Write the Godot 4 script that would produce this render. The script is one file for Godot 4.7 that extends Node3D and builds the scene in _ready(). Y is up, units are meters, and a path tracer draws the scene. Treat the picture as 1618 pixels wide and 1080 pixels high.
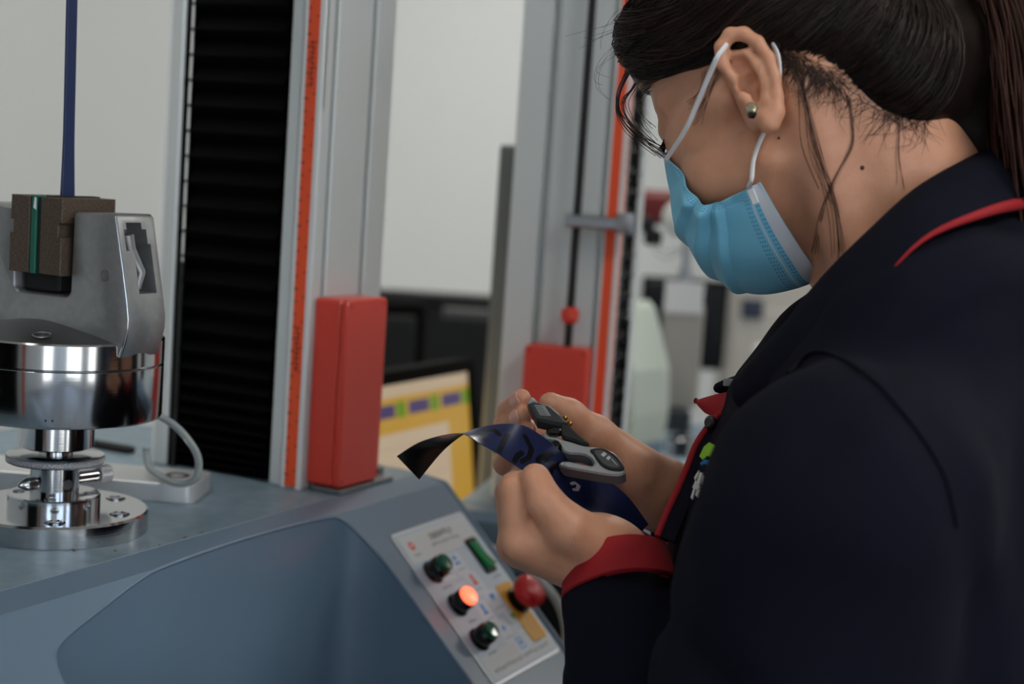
extends Node3D
# Materials testing laboratory: an operator measures a film strip beside a tensile tester.
# World frame: x runs along the width of the tester, z is the tester's front, y is up, metres.

const DESK := 1.14
const SPINDLE := Vector3(0.8558, 1.14, -0.7852)
const YAW := 26.5
var M := {}
var used := {}


class Geo:
	var v := PackedVector3Array()
	var n := PackedVector3Array()
	var u := PackedVector2Array()
	var c := PackedColorArray()

	func tri(a: Vector3, b: Vector3, d: Vector3, na: Vector3, nb: Vector3, nd: Vector3, ua := Vector2.ZERO, ub := Vector2.ZERO, ud := Vector2.ZERO) -> void:
		if (b - a).cross(d - a).dot(na + nb + nd) > 0.0:
			v.append(a); v.append(d); v.append(b)
			n.append(na); n.append(nd); n.append(nb)
			u.append(ua); u.append(ud); u.append(ub)
		else:
			v.append(a); v.append(b); v.append(d)
			n.append(na); n.append(nb); n.append(nd)
			u.append(ua); u.append(ub); u.append(ud)

	func flat(a: Vector3, b: Vector3, d: Vector3, e: Vector3, out: Vector3) -> void:
		var m := (b - a).cross(e - a)
		if m.length() < 1e-12:
			m = (d - b).cross(e - b)
		m = m.normalized()
		if m.dot(out) < 0.0:
			m = -m
		tri(a, b, d, m, m, m, Vector2(0, 0), Vector2(1, 0), Vector2(1, 1))
		tri(a, d, e, m, m, m, Vector2(0, 0), Vector2(1, 1), Vector2(0, 1))

	func flat3(a: Vector3, b: Vector3, d: Vector3, out: Vector3) -> void:
		var m := (b - a).cross(d - a).normalized()
		if m.dot(out) < 0.0:
			m = -m
		tri(a, b, d, m, m, m)

	# a box with chamfered edges
	func box(at: Vector3, size: Vector3, bevel := 0.001, t := Basis.IDENTITY) -> void:
		var h := size * 0.5
		var k: float = minf(bevel, minf(h.x, minf(h.y, h.z)) * 0.9)
		for ax in 3:
			var b1 := (ax + 1) % 3
			var b2 := (ax + 2) % 3
			for s in [-1.0, 1.0]:
				var q := []
				for w in [[-1, -1], [1, -1], [1, 1], [-1, 1]]:
					var p := Vector3.ZERO
					p[ax] = s * h[ax]
					p[b1] = w[0] * (h[b1] - k)
					p[b2] = w[1] * (h[b2] - k)
					q.append(at + t * p)
				var o := Vector3.ZERO
				o[ax] = s
				flat(q[0], q[1], q[2], q[3], t * o)
			for s1 in [-1.0, 1.0]:
				for s2 in [-1.0, 1.0]:
					var p1 := Vector3.ZERO
					p1[b1] = s1 * h[b1]
					p1[b2] = s2 * (h[b2] - k)
					var p2 := Vector3.ZERO
					p2[b1] = s1 * (h[b1] - k)
					p2[b2] = s2 * h[b2]
					var e := Vector3.ZERO
					e[ax] = h[ax] - k
					var o2 := Vector3.ZERO
					o2[b1] = s1
					o2[b2] = s2
					flat(at + t * (p1 - e), at + t * (p1 + e), at + t * (p2 + e), at + t * (p2 - e), t * o2)
		for sx in [-1.0, 1.0]:
			for sy in [-1.0, 1.0]:
				for sz in [-1.0, 1.0]:
					var s3 := Vector3(sx, sy, sz)
					var i := h - Vector3(k, k, k)
					flat3(at + t * (s3 * Vector3(h.x, i.y, i.z)), at + t * (s3 * Vector3(i.x, h.y, i.z)), at + t * (s3 * Vector3(i.x, i.y, h.z)), t * s3)

	# profile of (radius, height) pairs turned round the axis t.y through at
	func lathe(at: Vector3, prof: Array, seg := 48, t := Basis.IDENTITY, crease := 35.0) -> void:
		var cnt := prof.size()
		var sn := []
		for i in cnt - 1:
			var d: Vector2 = prof[i + 1] - prof[i]
			sn.append(Vector2(d.y, -d.x).normalized())
		for i in cnt - 1:
			var a: Vector2 = prof[i]
			var b: Vector2 = prof[i + 1]
			var na: Vector2 = sn[i]
			var nb: Vector2 = sn[i]
			if i > 0 and rad_to_deg(absf(sn[i - 1].angle_to(sn[i]))) < crease:
				na = (sn[i - 1] + sn[i]).normalized()
			if i < cnt - 2 and rad_to_deg(absf(sn[i + 1].angle_to(sn[i]))) < crease:
				nb = (sn[i + 1] + sn[i]).normalized()
			for k in seg:
				var f0 := TAU * k / seg
				var f1 := TAU * (k + 1) / seg
				var e0 := Vector3(cos(f0), 0, sin(f0))
				var e1 := Vector3(cos(f1), 0, sin(f1))
				var p0 := at + t * (e0 * a.x + Vector3(0, a.y, 0))
				var p1 := at + t * (e1 * a.x + Vector3(0, a.y, 0))
				var p2 := at + t * (e1 * b.x + Vector3(0, b.y, 0))
				var p3 := at + t * (e0 * b.x + Vector3(0, b.y, 0))
				var q0 := t * (e0 * na.x + Vector3(0, na.y, 0))
				var q1 := t * (e1 * na.x + Vector3(0, na.y, 0))
				var q2 := t * (e1 * nb.x + Vector3(0, nb.y, 0))
				var q3 := t * (e0 * nb.x + Vector3(0, nb.y, 0))
				var ux := float(k) / seg
				var uy := float(k + 1) / seg
				if a.x > 1e-7:
					tri(p0, p1, p2, q0, q1, q2, Vector2(ux, a.y), Vector2(uy, a.y), Vector2(uy, b.y))
				if b.x > 1e-7:
					tri(p0, p2, p3, q0, q2, q3, Vector2(ux, a.y), Vector2(uy, b.y), Vector2(ux, b.y))

	# a round tube along points; r is a number or one number per point; squash flattens it along side
	func tube(pts: Array, r, seg := 10, caps := true, flatten := 1.0, side := Vector3.ZERO) -> void:
		var cnt := pts.size()
		var rings := []
		var norms := []
		var prev := Vector3.ZERO
		for i in cnt:
			var d: Vector3 = (pts[mini(i + 1, cnt - 1)] - pts[maxi(i - 1, 0)]).normalized()
			var x := side if side != Vector3.ZERO else prev
			if x == Vector3.ZERO:
				x = Vector3.UP if absf(d.y) < 0.9 else Vector3.RIGHT
			x = (x - d * x.dot(d)).normalized()
			prev = x
			var y := d.cross(x)
			var rad: float = r[i] if r is Array else r
			var ring := []
			var nr := []
			for k in seg:
				var f := TAU * k / seg
				ring.append(pts[i] + (x * cos(f) * flatten + y * sin(f)) * rad)
				nr.append((x * cos(f) / flatten + y * sin(f)).normalized())
			rings.append(ring)
			norms.append(nr)
		for i in cnt - 1:
			for k in seg:
				var l := (k + 1) % seg
				tri(rings[i][k], rings[i][l], rings[i + 1][l], norms[i][k], norms[i][l], norms[i + 1][l])
				tri(rings[i][k], rings[i + 1][l], rings[i + 1][k], norms[i][k], norms[i + 1][l], norms[i + 1][k])
		if caps:
			for e in [0, cnt - 1]:
				var o: Vector3 = (pts[0] - pts[1]).normalized() if e == 0 else (pts[cnt - 1] - pts[cnt - 2]).normalized()
				for k in range(1, seg - 1):
					flat3(rings[e][0], rings[e][k], rings[e][k + 1], o)

	# a flat outline (x, y of t) from z = 0 to z = depth, its rims chamfered
	func prism(poly: PackedVector2Array, depth: float, bevel := 0.0, t := Transform3D.IDENTITY, smooth_sides := false) -> void:
		var p := poly.duplicate()
		if Geometry2D.is_polygon_clockwise(p):
			p.reverse()
		var cnt := p.size()
		var inner := PackedVector2Array()
		var nrm := []
		for i in cnt:
			var a := (p[i] - p[(i + cnt - 1) % cnt]).normalized()
			var b := (p[(i + 1) % cnt] - p[i]).normalized()
			var na := Vector2(a.y, -a.x)
			var nb := Vector2(b.y, -b.x)
			var m := (na + nb).normalized()
			nrm.append(m)
			inner.append(p[i] - m * bevel / maxf(0.5, m.dot(na)))
		var z := t.basis.z.normalized()
		var at := func(q: Vector2, h: float) -> Vector3: return t * Vector3(q.x, q.y, h)
		var idx := Geometry2D.triangulate_polygon(inner)
		for i in range(0, idx.size(), 3):
			flat3(at.call(inner[idx[i]], depth), at.call(inner[idx[i + 1]], depth), at.call(inner[idx[i + 2]], depth), z)
			flat3(at.call(inner[idx[i]], 0.0), at.call(inner[idx[i + 1]], 0.0), at.call(inner[idx[i + 2]], 0.0), -z)
		for i in cnt:
			var j := (i + 1) % cnt
			var o2 := Vector2(p[j].y - p[i].y, p[i].x - p[j].x).normalized()
			var o := t.basis * Vector3(o2.x, o2.y, 0)
			if smooth_sides:
				var ni: Vector3 = (t.basis * Vector3(nrm[i].x, nrm[i].y, 0)).normalized()
				var nj: Vector3 = (t.basis * Vector3(nrm[j].x, nrm[j].y, 0)).normalized()
				var a0: Vector3 = at.call(p[i], bevel)
				var a1: Vector3 = at.call(p[j], bevel)
				var a2: Vector3 = at.call(p[j], depth - bevel)
				var a3: Vector3 = at.call(p[i], depth - bevel)
				tri(a0, a1, a2, ni, nj, nj)
				tri(a0, a2, a3, ni, nj, ni)
			else:
				flat(at.call(p[i], bevel), at.call(p[j], bevel), at.call(p[j], depth - bevel), at.call(p[i], depth - bevel), o)
			if bevel > 0.0:
				flat(at.call(p[i], depth - bevel), at.call(p[j], depth - bevel), at.call(inner[j], depth), at.call(inner[i], depth), o + z)
				flat(at.call(p[i], bevel), at.call(p[j], bevel), at.call(inner[j], 0.0), at.call(inner[i], 0.0), o - z)

	# rows of points, smooth
	func sheet(rows: Array, toward := Vector3.ZERO, thick := 0.0) -> void:
		var a := rows.size()
		var b: int = rows[0].size()
		var nr := []
		for i in a:
			var line := []
			for j in b:
				var du: Vector3 = rows[mini(i + 1, a - 1)][j] - rows[maxi(i - 1, 0)][j]
				var dv: Vector3 = rows[i][mini(j + 1, b - 1)] - rows[i][maxi(j - 1, 0)]
				line.append(du.cross(dv).normalized())
			nr.append(line)
		var turn := 1.0
		if toward != Vector3.ZERO and nr[a / 2][b / 2].dot(toward) < 0.0:
			turn = -1.0
		for i in a - 1:
			for j in b - 1:
				var q := [[i, j], [i + 1, j], [i + 1, j + 1], [i, j + 1]]
				var p := []
				var m := []
				var w := []
				for e in q:
					p.append(rows[e[0]][e[1]])
					m.append(nr[e[0]][e[1]] * turn)
					w.append(Vector2(float(e[1]) / (b - 1), float(e[0]) / (a - 1)))
				tri(p[0], p[1], p[2], m[0], m[1], m[2], w[0], w[1], w[2])
				tri(p[0], p[2], p[3], m[0], m[2], m[3], w[0], w[2], w[3])
				if thick > 0.0:
					var g := []
					for e in 4:
						g.append(p[e] - m[e] * thick)
					tri(g[0], g[1], g[2], -m[0], -m[1], -m[2], w[0], w[1], w[2])
					tri(g[0], g[2], g[3], -m[0], -m[2], -m[3], w[0], w[2], w[3])
		if thick > 0.0:
			for i in a - 1:
				for j in [0, b - 1]:
					var s: int = 1 if j == 0 else b - 2
					flat(rows[i][j], rows[i + 1][j], rows[i + 1][j] - nr[i + 1][j] * turn * thick, rows[i][j] - nr[i][j] * turn * thick, rows[i][j] - rows[i][s])
			for j in b - 1:
				for i in [0, a - 1]:
					var s: int = 1 if i == 0 else a - 2
					flat(rows[i][j], rows[i][j + 1], rows[i][j + 1] - nr[i][j + 1] * turn * thick, rows[i][j] - nr[i][j] * turn * thick, rows[i][j] - rows[s][j])

	func mesh() -> ArrayMesh:
		var a := []
		a.resize(Mesh.ARRAY_MAX)
		a[Mesh.ARRAY_VERTEX] = v
		a[Mesh.ARRAY_NORMAL] = n
		a[Mesh.ARRAY_TEX_UV] = u
		if c.size() == v.size():
			a[Mesh.ARRAY_COLOR] = c
		var m := ArrayMesh.new()
		m.add_surface_from_arrays(Mesh.PRIMITIVE_TRIANGLES, a)
		return m


# ---------------------------------------------------------------- nodes
func unique(called: String) -> String:
	if not used.has(called):
		used[called] = 0
		return called
	used[called] += 1
	return "%s_%03d" % [called, used[called]]


func tag(o: Node, label: String, category: String, group := "", kind := "") -> Node:
	if label:
		o.set_meta("label", label)
	if category:
		o.set_meta("category", category)
	if group:
		o.set_meta("group", group)
	if kind:
		o.set_meta("kind", kind)
	return o


func thing(called: String, label: String, category: String, at := Vector3.ZERO, turn := 0.0, group := "") -> Node3D:
	var o := Node3D.new()
	o.name = unique(called)
	add_child(o, true)
	o.position = at
	o.rotation_degrees.y = turn
	tag(o, label, category, group)
	return o


func part(called: String, g, m: Material, parent: Node, at := Vector3.ZERO, label := "") -> MeshInstance3D:
	var o := MeshInstance3D.new()
	o.mesh = g.mesh() if g is Geo else g
	o.material_override = m
	var count := 0
	for k in parent.get_children():
		if k.name == called or str(k.name).begins_with(called + "_0"):
			count += 1
	o.name = called if count == 0 else "%s_%03d" % [called, count]
	if parent == self:
		o.name = unique(called)
	parent.add_child(o, true)
	o.position = at
	if label:
		o.set_meta("label", label)
	return o


func structure(called: String, g, m: Material, parent: Node = self) -> MeshInstance3D:
	var o := part(called, g, m, parent)
	if parent == self:
		o.set_meta("kind", "structure")
	return o


func bx(at: Vector3, size: Vector3, bevel := 0.001) -> Geo:
	var g := Geo.new()
	g.box(at, size, bevel)
	return g


func rounded(w: float, h: float, r: float, k := 5) -> PackedVector2Array:
	var p := PackedVector2Array()
	for q in 4:
		var cx: float = (w / 2 - r) * [1, -1, -1, 1][q]
		var cy: float = (h / 2 - r) * [1, 1, -1, -1][q]
		for i in k + 1:
			var f: float = PI / 2 * (q + float(i) / k)
			p.append(Vector2(cx + cos(f) * r, cy + sin(f) * r))
	return p


# ---------------------------------------------------------------- materials
func lin(r: int, g: int, b: int) -> Color:
	return Color8(r, g, b)


func mat(called: String, col: Color, rough := 0.5, metal := 0.0, spec := 0.5) -> StandardMaterial3D:
	var m := StandardMaterial3D.new()
	m.resource_name = called
	m.albedo_color = col
	m.roughness = rough
	m.metallic = metal
	m.metallic_specular = spec
	M[called] = m
	return m


func noise_tex(seed_: int, freq: float, size := 256, octaves := 4) -> NoiseTexture2D:
	var f := FastNoiseLite.new()
	f.seed = seed_
	f.frequency = freq
	f.noise_type = FastNoiseLite.TYPE_SIMPLEX_SMOOTH
	f.fractal_octaves = octaves
	var t := NoiseTexture2D.new()
	t.noise = f
	t.width = size
	t.height = size
	t.seamless = true
	return t


# fine relief on all sides of a thing, k repeats per metre, h centimetres high
func relief(m: StandardMaterial3D, tex: Texture2D, k: float, h: float, stretch := Vector3.ONE) -> void:
	m.heightmap_enabled = true
	m.heightmap_texture = tex
	m.heightmap_scale = h
	m.uv1_triplanar = true
	m.uv1_scale = stretch * k


func mottle(m: StandardMaterial3D, seed_: int, k: float, lo: Color, hi: Color, freq := 0.02, stretch := Vector3.ONE) -> void:
	var t := noise_tex(seed_, freq)
	var g := Gradient.new()
	g.set_color(0, lo)
	g.set_color(1, hi)
	g.set_offset(0, 0.3)
	g.set_offset(1, 0.7)
	t.color_ramp = g
	m.albedo_texture = t
	m.albedo_color = Color.WHITE
	m.uv1_triplanar = true
	m.uv1_scale = stretch * k


func make_materials() -> void:
	var fine := noise_tex(3, 0.12)
	var grain := noise_tex(8, 0.05)
	var m := mat("wall", lin(210, 213, 213), 0.9)
	relief(m, grain, 2.0, 0.05)
	m = mat("ceiling", lin(225, 225, 220), 0.95)
	relief(m, fine, 2.0, 0.05)
	m = mat("floor", lin(120, 122, 122), 0.45)
	mottle(m, 5, 0.7, lin(108, 110, 112), lin(132, 134, 134))
	mat("frame_white", lin(220, 221, 220), 0.5)
	m = mat("blue_grey", lin(100, 122, 141), 0.42)
	relief(m, fine, 14.0, 0.004)
	m.clearcoat_enabled = true
	m.clearcoat = 0.12
	m.clearcoat_roughness = 0.2
	m = mat("blue_bed", lin(126, 144, 154), 0.42)
	mottle(m, 21, 5.0, lin(116, 137, 150), lin(126, 146, 158), 0.03)
	m = mat("steel", Color(0.76, 0.77, 0.78), 0.13, 1.0)
	relief(m, noise_tex(31, 0.02), 3.0, 0.001, Vector3(1, 30, 1))
	m = mat("steel_soft", Color(0.66, 0.67, 0.69), 0.3, 1.0)
	relief(m, fine, 10.0, 0.002, Vector3(1, 10, 1))
	m = mat("steel_dark", Color(0.55, 0.55, 0.56), 0.38, 1.0)
	m = mat("cast_grey", lin(160, 162, 164), 0.42, 0.75)
	mottle(m, 12, 9.0, lin(152, 154, 155), lin(159, 161, 161), 0.05)
	m.roughness = 0.42
	m = mat("milled", lin(156, 158, 160), 0.36, 0.9)
	relief(m, noise_tex(40, 0.015), 1.0, 0.01, Vector3(1, 260, 1))
	m = mat("aluminium", lin(208, 210, 211), 0.4, 0.5)
	relief(m, grain, 1.0, 0.004, Vector3(120, 2, 120))
	m = mat("extrusion", lin(204, 208, 207), 0.45, 0.25)
	relief(m, grain, 1.0, 0.003, Vector3(90, 1, 90))
	m = mat("jaw_brown", lin(84, 71, 60), 0.55, 0.35)
	mottle(m, 17, 22.0, lin(74, 61, 50), lin(98, 84, 72), 0.05, Vector3(1, 4, 1))
	mat("green_pad", lin(4, 96, 76), 0.5)
	mat("knurl", Color(0.80, 0.80, 0.81), 0.42, 0.8)
	mat("black", lin(14, 14, 15), 0.55)
	m = mat("bellows", lin(4, 4, 4), 0.6, 0.0, 0.15)
	relief(m, fine, 20.0, 0.01)
	mat("black_gloss", lin(10, 10, 12), 0.2)
	mat("rubber", lin(24, 24, 26), 0.75)
	m = mat("orange", lin(238, 84, 40), 0.5)
	m = mat("red_box", lin(216, 66, 50), 0.3)
	relief(m, fine, 10.0, 0.004)
	mat("red_box_dark", lin(176, 44, 34), 0.4)
	mat("ink", lin(28, 26, 30), 0.6)
	mat("ink_soft", lin(84, 88, 96), 0.6)
	mat("panel_white", lin(196, 202, 204), 0.45)
	mat("panel_band", lin(170, 190, 208), 0.45)
	mat("blue_mark", lin(40, 120, 214), 0.5)
	mat("red_mark", lin(214, 52, 48), 0.5)
	mat("green_mark", lin(72, 170, 66), 0.5)
	mat("yellow_plate", lin(222, 162, 40), 0.5)
	mat("estop_red", lin(184, 26, 32), 0.35)
	m = mat("green_glass", lin(2, 74, 52), 0.15)
	m.emission_enabled = true
	m.emission = lin(0, 60, 40)
	m.emission_energy_multiplier = 0.05
	m = mat("green_lit", lin(0, 84, 54), 0.2)
	m.emission_enabled = true
	m.emission = lin(0, 190, 90)
	m.emission_energy_multiplier = 0.06
	m = mat("red_lit", lin(255, 120, 90), 0.3)
	m.emission_enabled = true
	m.emission = lin(255, 92, 62)
	m.emission_energy_multiplier = 2.2
	mat("film_blue", lin(22, 42, 84), 0.35)
	m = mat("hose", Color(0.75, 0.78, 0.78, 0.35), 0.1)
	m.refraction_enabled = true
	m.refraction_scale = 0.03
	mat("cable_grey", lin(176, 178, 176), 0.5)
	mat("crosshead_red", lin(120, 26, 28), 0.45)
	mat("white_plastic", lin(222, 222, 218), 0.45)
	mat("paper", lin(226, 226, 226), 0.85)
	mat("beige_grey", lin(168, 164, 156), 0.55)
	mat("partition", lin(26, 26, 27), 0.8)
	mat("bezel", lin(14, 12, 12), 0.8, 0.0, 0.2)


func _ready() -> void:
	# ------------------------------------------------ camera
	var fw := Vector3(cos(deg_to_rad(YAW)), 0, -sin(deg_to_rad(YAW)))
	var rt := Vector3(sin(deg_to_rad(YAW)), 0, cos(deg_to_rad(YAW)))
	var pitch := deg_to_rad(6.3)
	var roll := deg_to_rad(3.9)
	var f3 := fw * cos(pitch) - Vector3.UP * sin(pitch)
	var u3 := Vector3.UP * cos(pitch) + fw * sin(pitch)
	var cam := Camera3D.new()
	cam.name = "camera"
	add_child(cam)
	cam.transform = Transform3D(Basis(rt * cos(roll) + u3 * sin(roll), u3 * cos(roll) - rt * sin(roll), -f3), Vector3(0, 1.42, 0))
	cam.near = 0.05
	cam.far = 60.0
	var lens := CameraAttributesPhysical.new()
	lens.frustum_focal_length = 12.0 / tan(atan(540.0 / 2500.0))
	lens.exposure_aperture = 4.3
	lens.frustum_focus_distance = 1.04
	cam.attributes = lens
	cam.fov = rad_to_deg(2.0 * atan(540.0 / 2500.0))
	cam.current = true
	# ------------------------------------------------ daylight and exposure
	var we := WorldEnvironment.new()
	we.name = "daylight"
	var env := Environment.new()
	env.background_mode = Environment.BG_SKY
	var sky := Sky.new()
	var sm := ProceduralSkyMaterial.new()
	sm.sky_top_color = Color(0.62, 0.72, 0.86)
	sm.sky_horizon_color = Color(0.86, 0.89, 0.92)
	sm.ground_bottom_color = Color(0.74, 0.74, 0.73)
	sm.ground_horizon_color = Color(0.80, 0.80, 0.79)
	sm.sky_energy_multiplier = 1.0
	sky.sky_material = sm
	env.sky = sky
	env.background_energy_multiplier = 5.0
	env.tonemap_mode = Environment.TONE_MAPPER_LINEAR
	env.tonemap_exposure = 1.28
	env.sdfgi_enabled = true
	env.ssao_enabled = true
	env.ssil_enabled = true
	we.environment = env
	add_child(we)
	make_materials()
	# ------------------------------------------------ ceiling lamps
	for p in [[0.4, 1.2], [2.6, 1.2], [4.8, 1.2], [0.4, -1.0], [2.6, -1.0], [4.8, -1.0]]:
		ceiling_lamp(p[0], p[1])
	build_room()
	build_tester(SPINDLE, 0.0, 1)
	build_grip()
	build_bench_things()
	build_background()
	build_person()
	build_held_things()


func ceiling_lamp(x: float, z: float) -> void:
	var where := "behind the camera end of the row" if x < 1.0 else ("over the middle of the room" if x < 4.0 else "at the far end of the room")
	var t := thing("ceiling_lamp", "flat white ceiling light panel %s, on the %s side" % [where, "window" if z > 0.0 else "tester"], "ceiling light", Vector3(x, 2.98, z), 0.0, "ceiling light panels")
	var g := Geo.new()
	for s in [-1.0, 1.0]:
		g.box(Vector3(s * 0.59, 0, 0), Vector3(0.03, 0.04, 0.33), 0.003)
		g.box(Vector3(0, 0, s * 0.15), Vector3(1.15, 0.04, 0.03), 0.003)
	part("frame", g, M.frame_white, t)
	var m := mat("lamp_glow", lin(250, 248, 240), 0.4)
	m.emission_enabled = true
	m.emission = lin(255, 250, 240)
	m.emission_energy_multiplier = 0.9
	part("diffuser", bx(Vector3(0, 0.004, 0), Vector3(1.15, 0.01, 0.27), 0.001), m, t)
	var l := AreaLight3D.new()
	l.name = "panel_light"
	l.area_size = Vector2(1.12, 0.26)
	l.light_color = Color(1.0, 0.985, 0.96)
	l.light_energy = 2.3 if x > 3.0 else (1.0 if z < 0.0 else 1.8)
	l.area_range = 12.0
	l.area_attenuation = 2.0
	l.shadow_enabled = true
	t.add_child(l)
	l.position = Vector3(0, -0.03, 0)
	l.rotation_degrees.x = -90.0


func build_room() -> void:
	# floor, ceiling and four walls; the wall behind the photographer has three windows
	structure("floor", bx(Vector3(1.75, -0.1, 0.6), Vector3(9.9, 0.2, 6.8), 0.0), M.floor)
	structure("ceiling", bx(Vector3(1.75, 3.1, 0.6), Vector3(9.9, 0.2, 6.8), 0.0), M.ceiling)
	structure("wall_back", bx(Vector3(1.75, 1.5, -2.5), Vector3(9.9, 3.0, 0.2), 0.0), M.wall)
	structure("wall_right", bx(Vector3(6.6, 1.5, 0.6), Vector3(0.2, 3.0, 6.0), 0.0), M.wall)
	# daylight comes from behind the photographer: one window in the left wall, two in the front wall round the corner
	var g := Geo.new()
	g.box(Vector3(-3.1, 0.12, 0.6), Vector3(0.2, 0.24, 6.4), 0.0)
	g.box(Vector3(-3.1, 2.85, 0.6), Vector3(0.2, 0.3, 6.4), 0.0)
	g.box(Vector3(-3.1, 1.47, -0.75), Vector3(0.2, 2.46, 3.7), 0.0)
	g.box(Vector3(-3.1, 1.47, 2.95), Vector3(0.2, 2.46, 1.7), 0.0)
	structure("wall_left", g, M.wall)
	var k := Geo.new()
	k.box(Vector3(1.8, 0.12, 3.7), Vector3(9.6, 0.24, 0.2), 0.0)
	k.box(Vector3(1.8, 2.85, 3.7), Vector3(9.6, 0.3, 0.2), 0.0)
	k.box(Vector3(-0.8, 1.47, 3.7), Vector3(0.6, 2.46, 0.2), 0.0)
	k.box(Vector3(3.4, 1.47, 3.7), Vector3(6.4, 2.46, 0.2), 0.0)
	k.box(Vector3(-2.95, 1.47, 3.7), Vector3(0.1, 2.46, 0.2), 0.0)
	structure("wall_front", k, M.wall)
	var pane := mat("window_glass", Color(1, 1, 1, 0.06), 0.02)
	pane.transparency = BaseMaterial3D.TRANSPARENCY_ALPHA
	var spots := [[Vector3(-3.05, 1.47, 1.6), 1.0, 90.0], [Vector3(-2.0, 1.47, 3.65), 1.8, 0.0], [Vector3(-0.15, 1.47, 3.65), 0.7, 0.0]]
	for i in spots.size():
		var half: float = spots[i][1] / 2.0
		var tb := Basis(Vector3.UP, deg_to_rad(spots[i][2]))
		var w := Geo.new()
		for s in ([-1.0, 0.0, 1.0] if half > 0.6 else [-1.0, 1.0]):
			w.box(spots[i][0] + tb * Vector3(s * (half - 0.025), 0, 0), Vector3(0.05, 2.46, 0.06), 0.004, tb)
		for s in [-1.0, 0.35, 1.0]:
			w.box(spots[i][0] + tb * Vector3(0, s * 1.205, 0), Vector3(spots[i][1], 0.05, 0.055), 0.004, tb)
		var o := structure("window_%d" % (i + 1), w, M.frame_white)
		var pg := Geo.new()
		pg.box(spots[i][0], Vector3(spots[i][1] - 0.05, 2.4, 0.006), 0.0, tb)
		part("pane", pg, pane, o)
	structure("baseboard_back", bx(Vector3(1.75, 0.05, -2.39), Vector3(9.5, 0.1, 0.02), 0.004), M.frame_white)


# ---------------------------------------------------------------- tester
func bed_height(z: float) -> float:
	if z < 0.091:
		return 0.0
	if z < 0.115:
		return -0.005 * (z - 0.091) / 0.024
	return -0.005 - (z - 0.115)


func add_top(g: Geo, poly: PackedVector2Array) -> void:
	var idx := Geometry2D.triangulate_polygon(poly)
	for i in range(0, idx.size(), 3):
		var q := []
		for k in 3:
			var p := poly[idx[i + k]]
			q.append(Vector3(p.x, bed_height(p.y), p.y))
		g.flat3(q[0], q[1], q[2], Vector3.UP)


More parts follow.
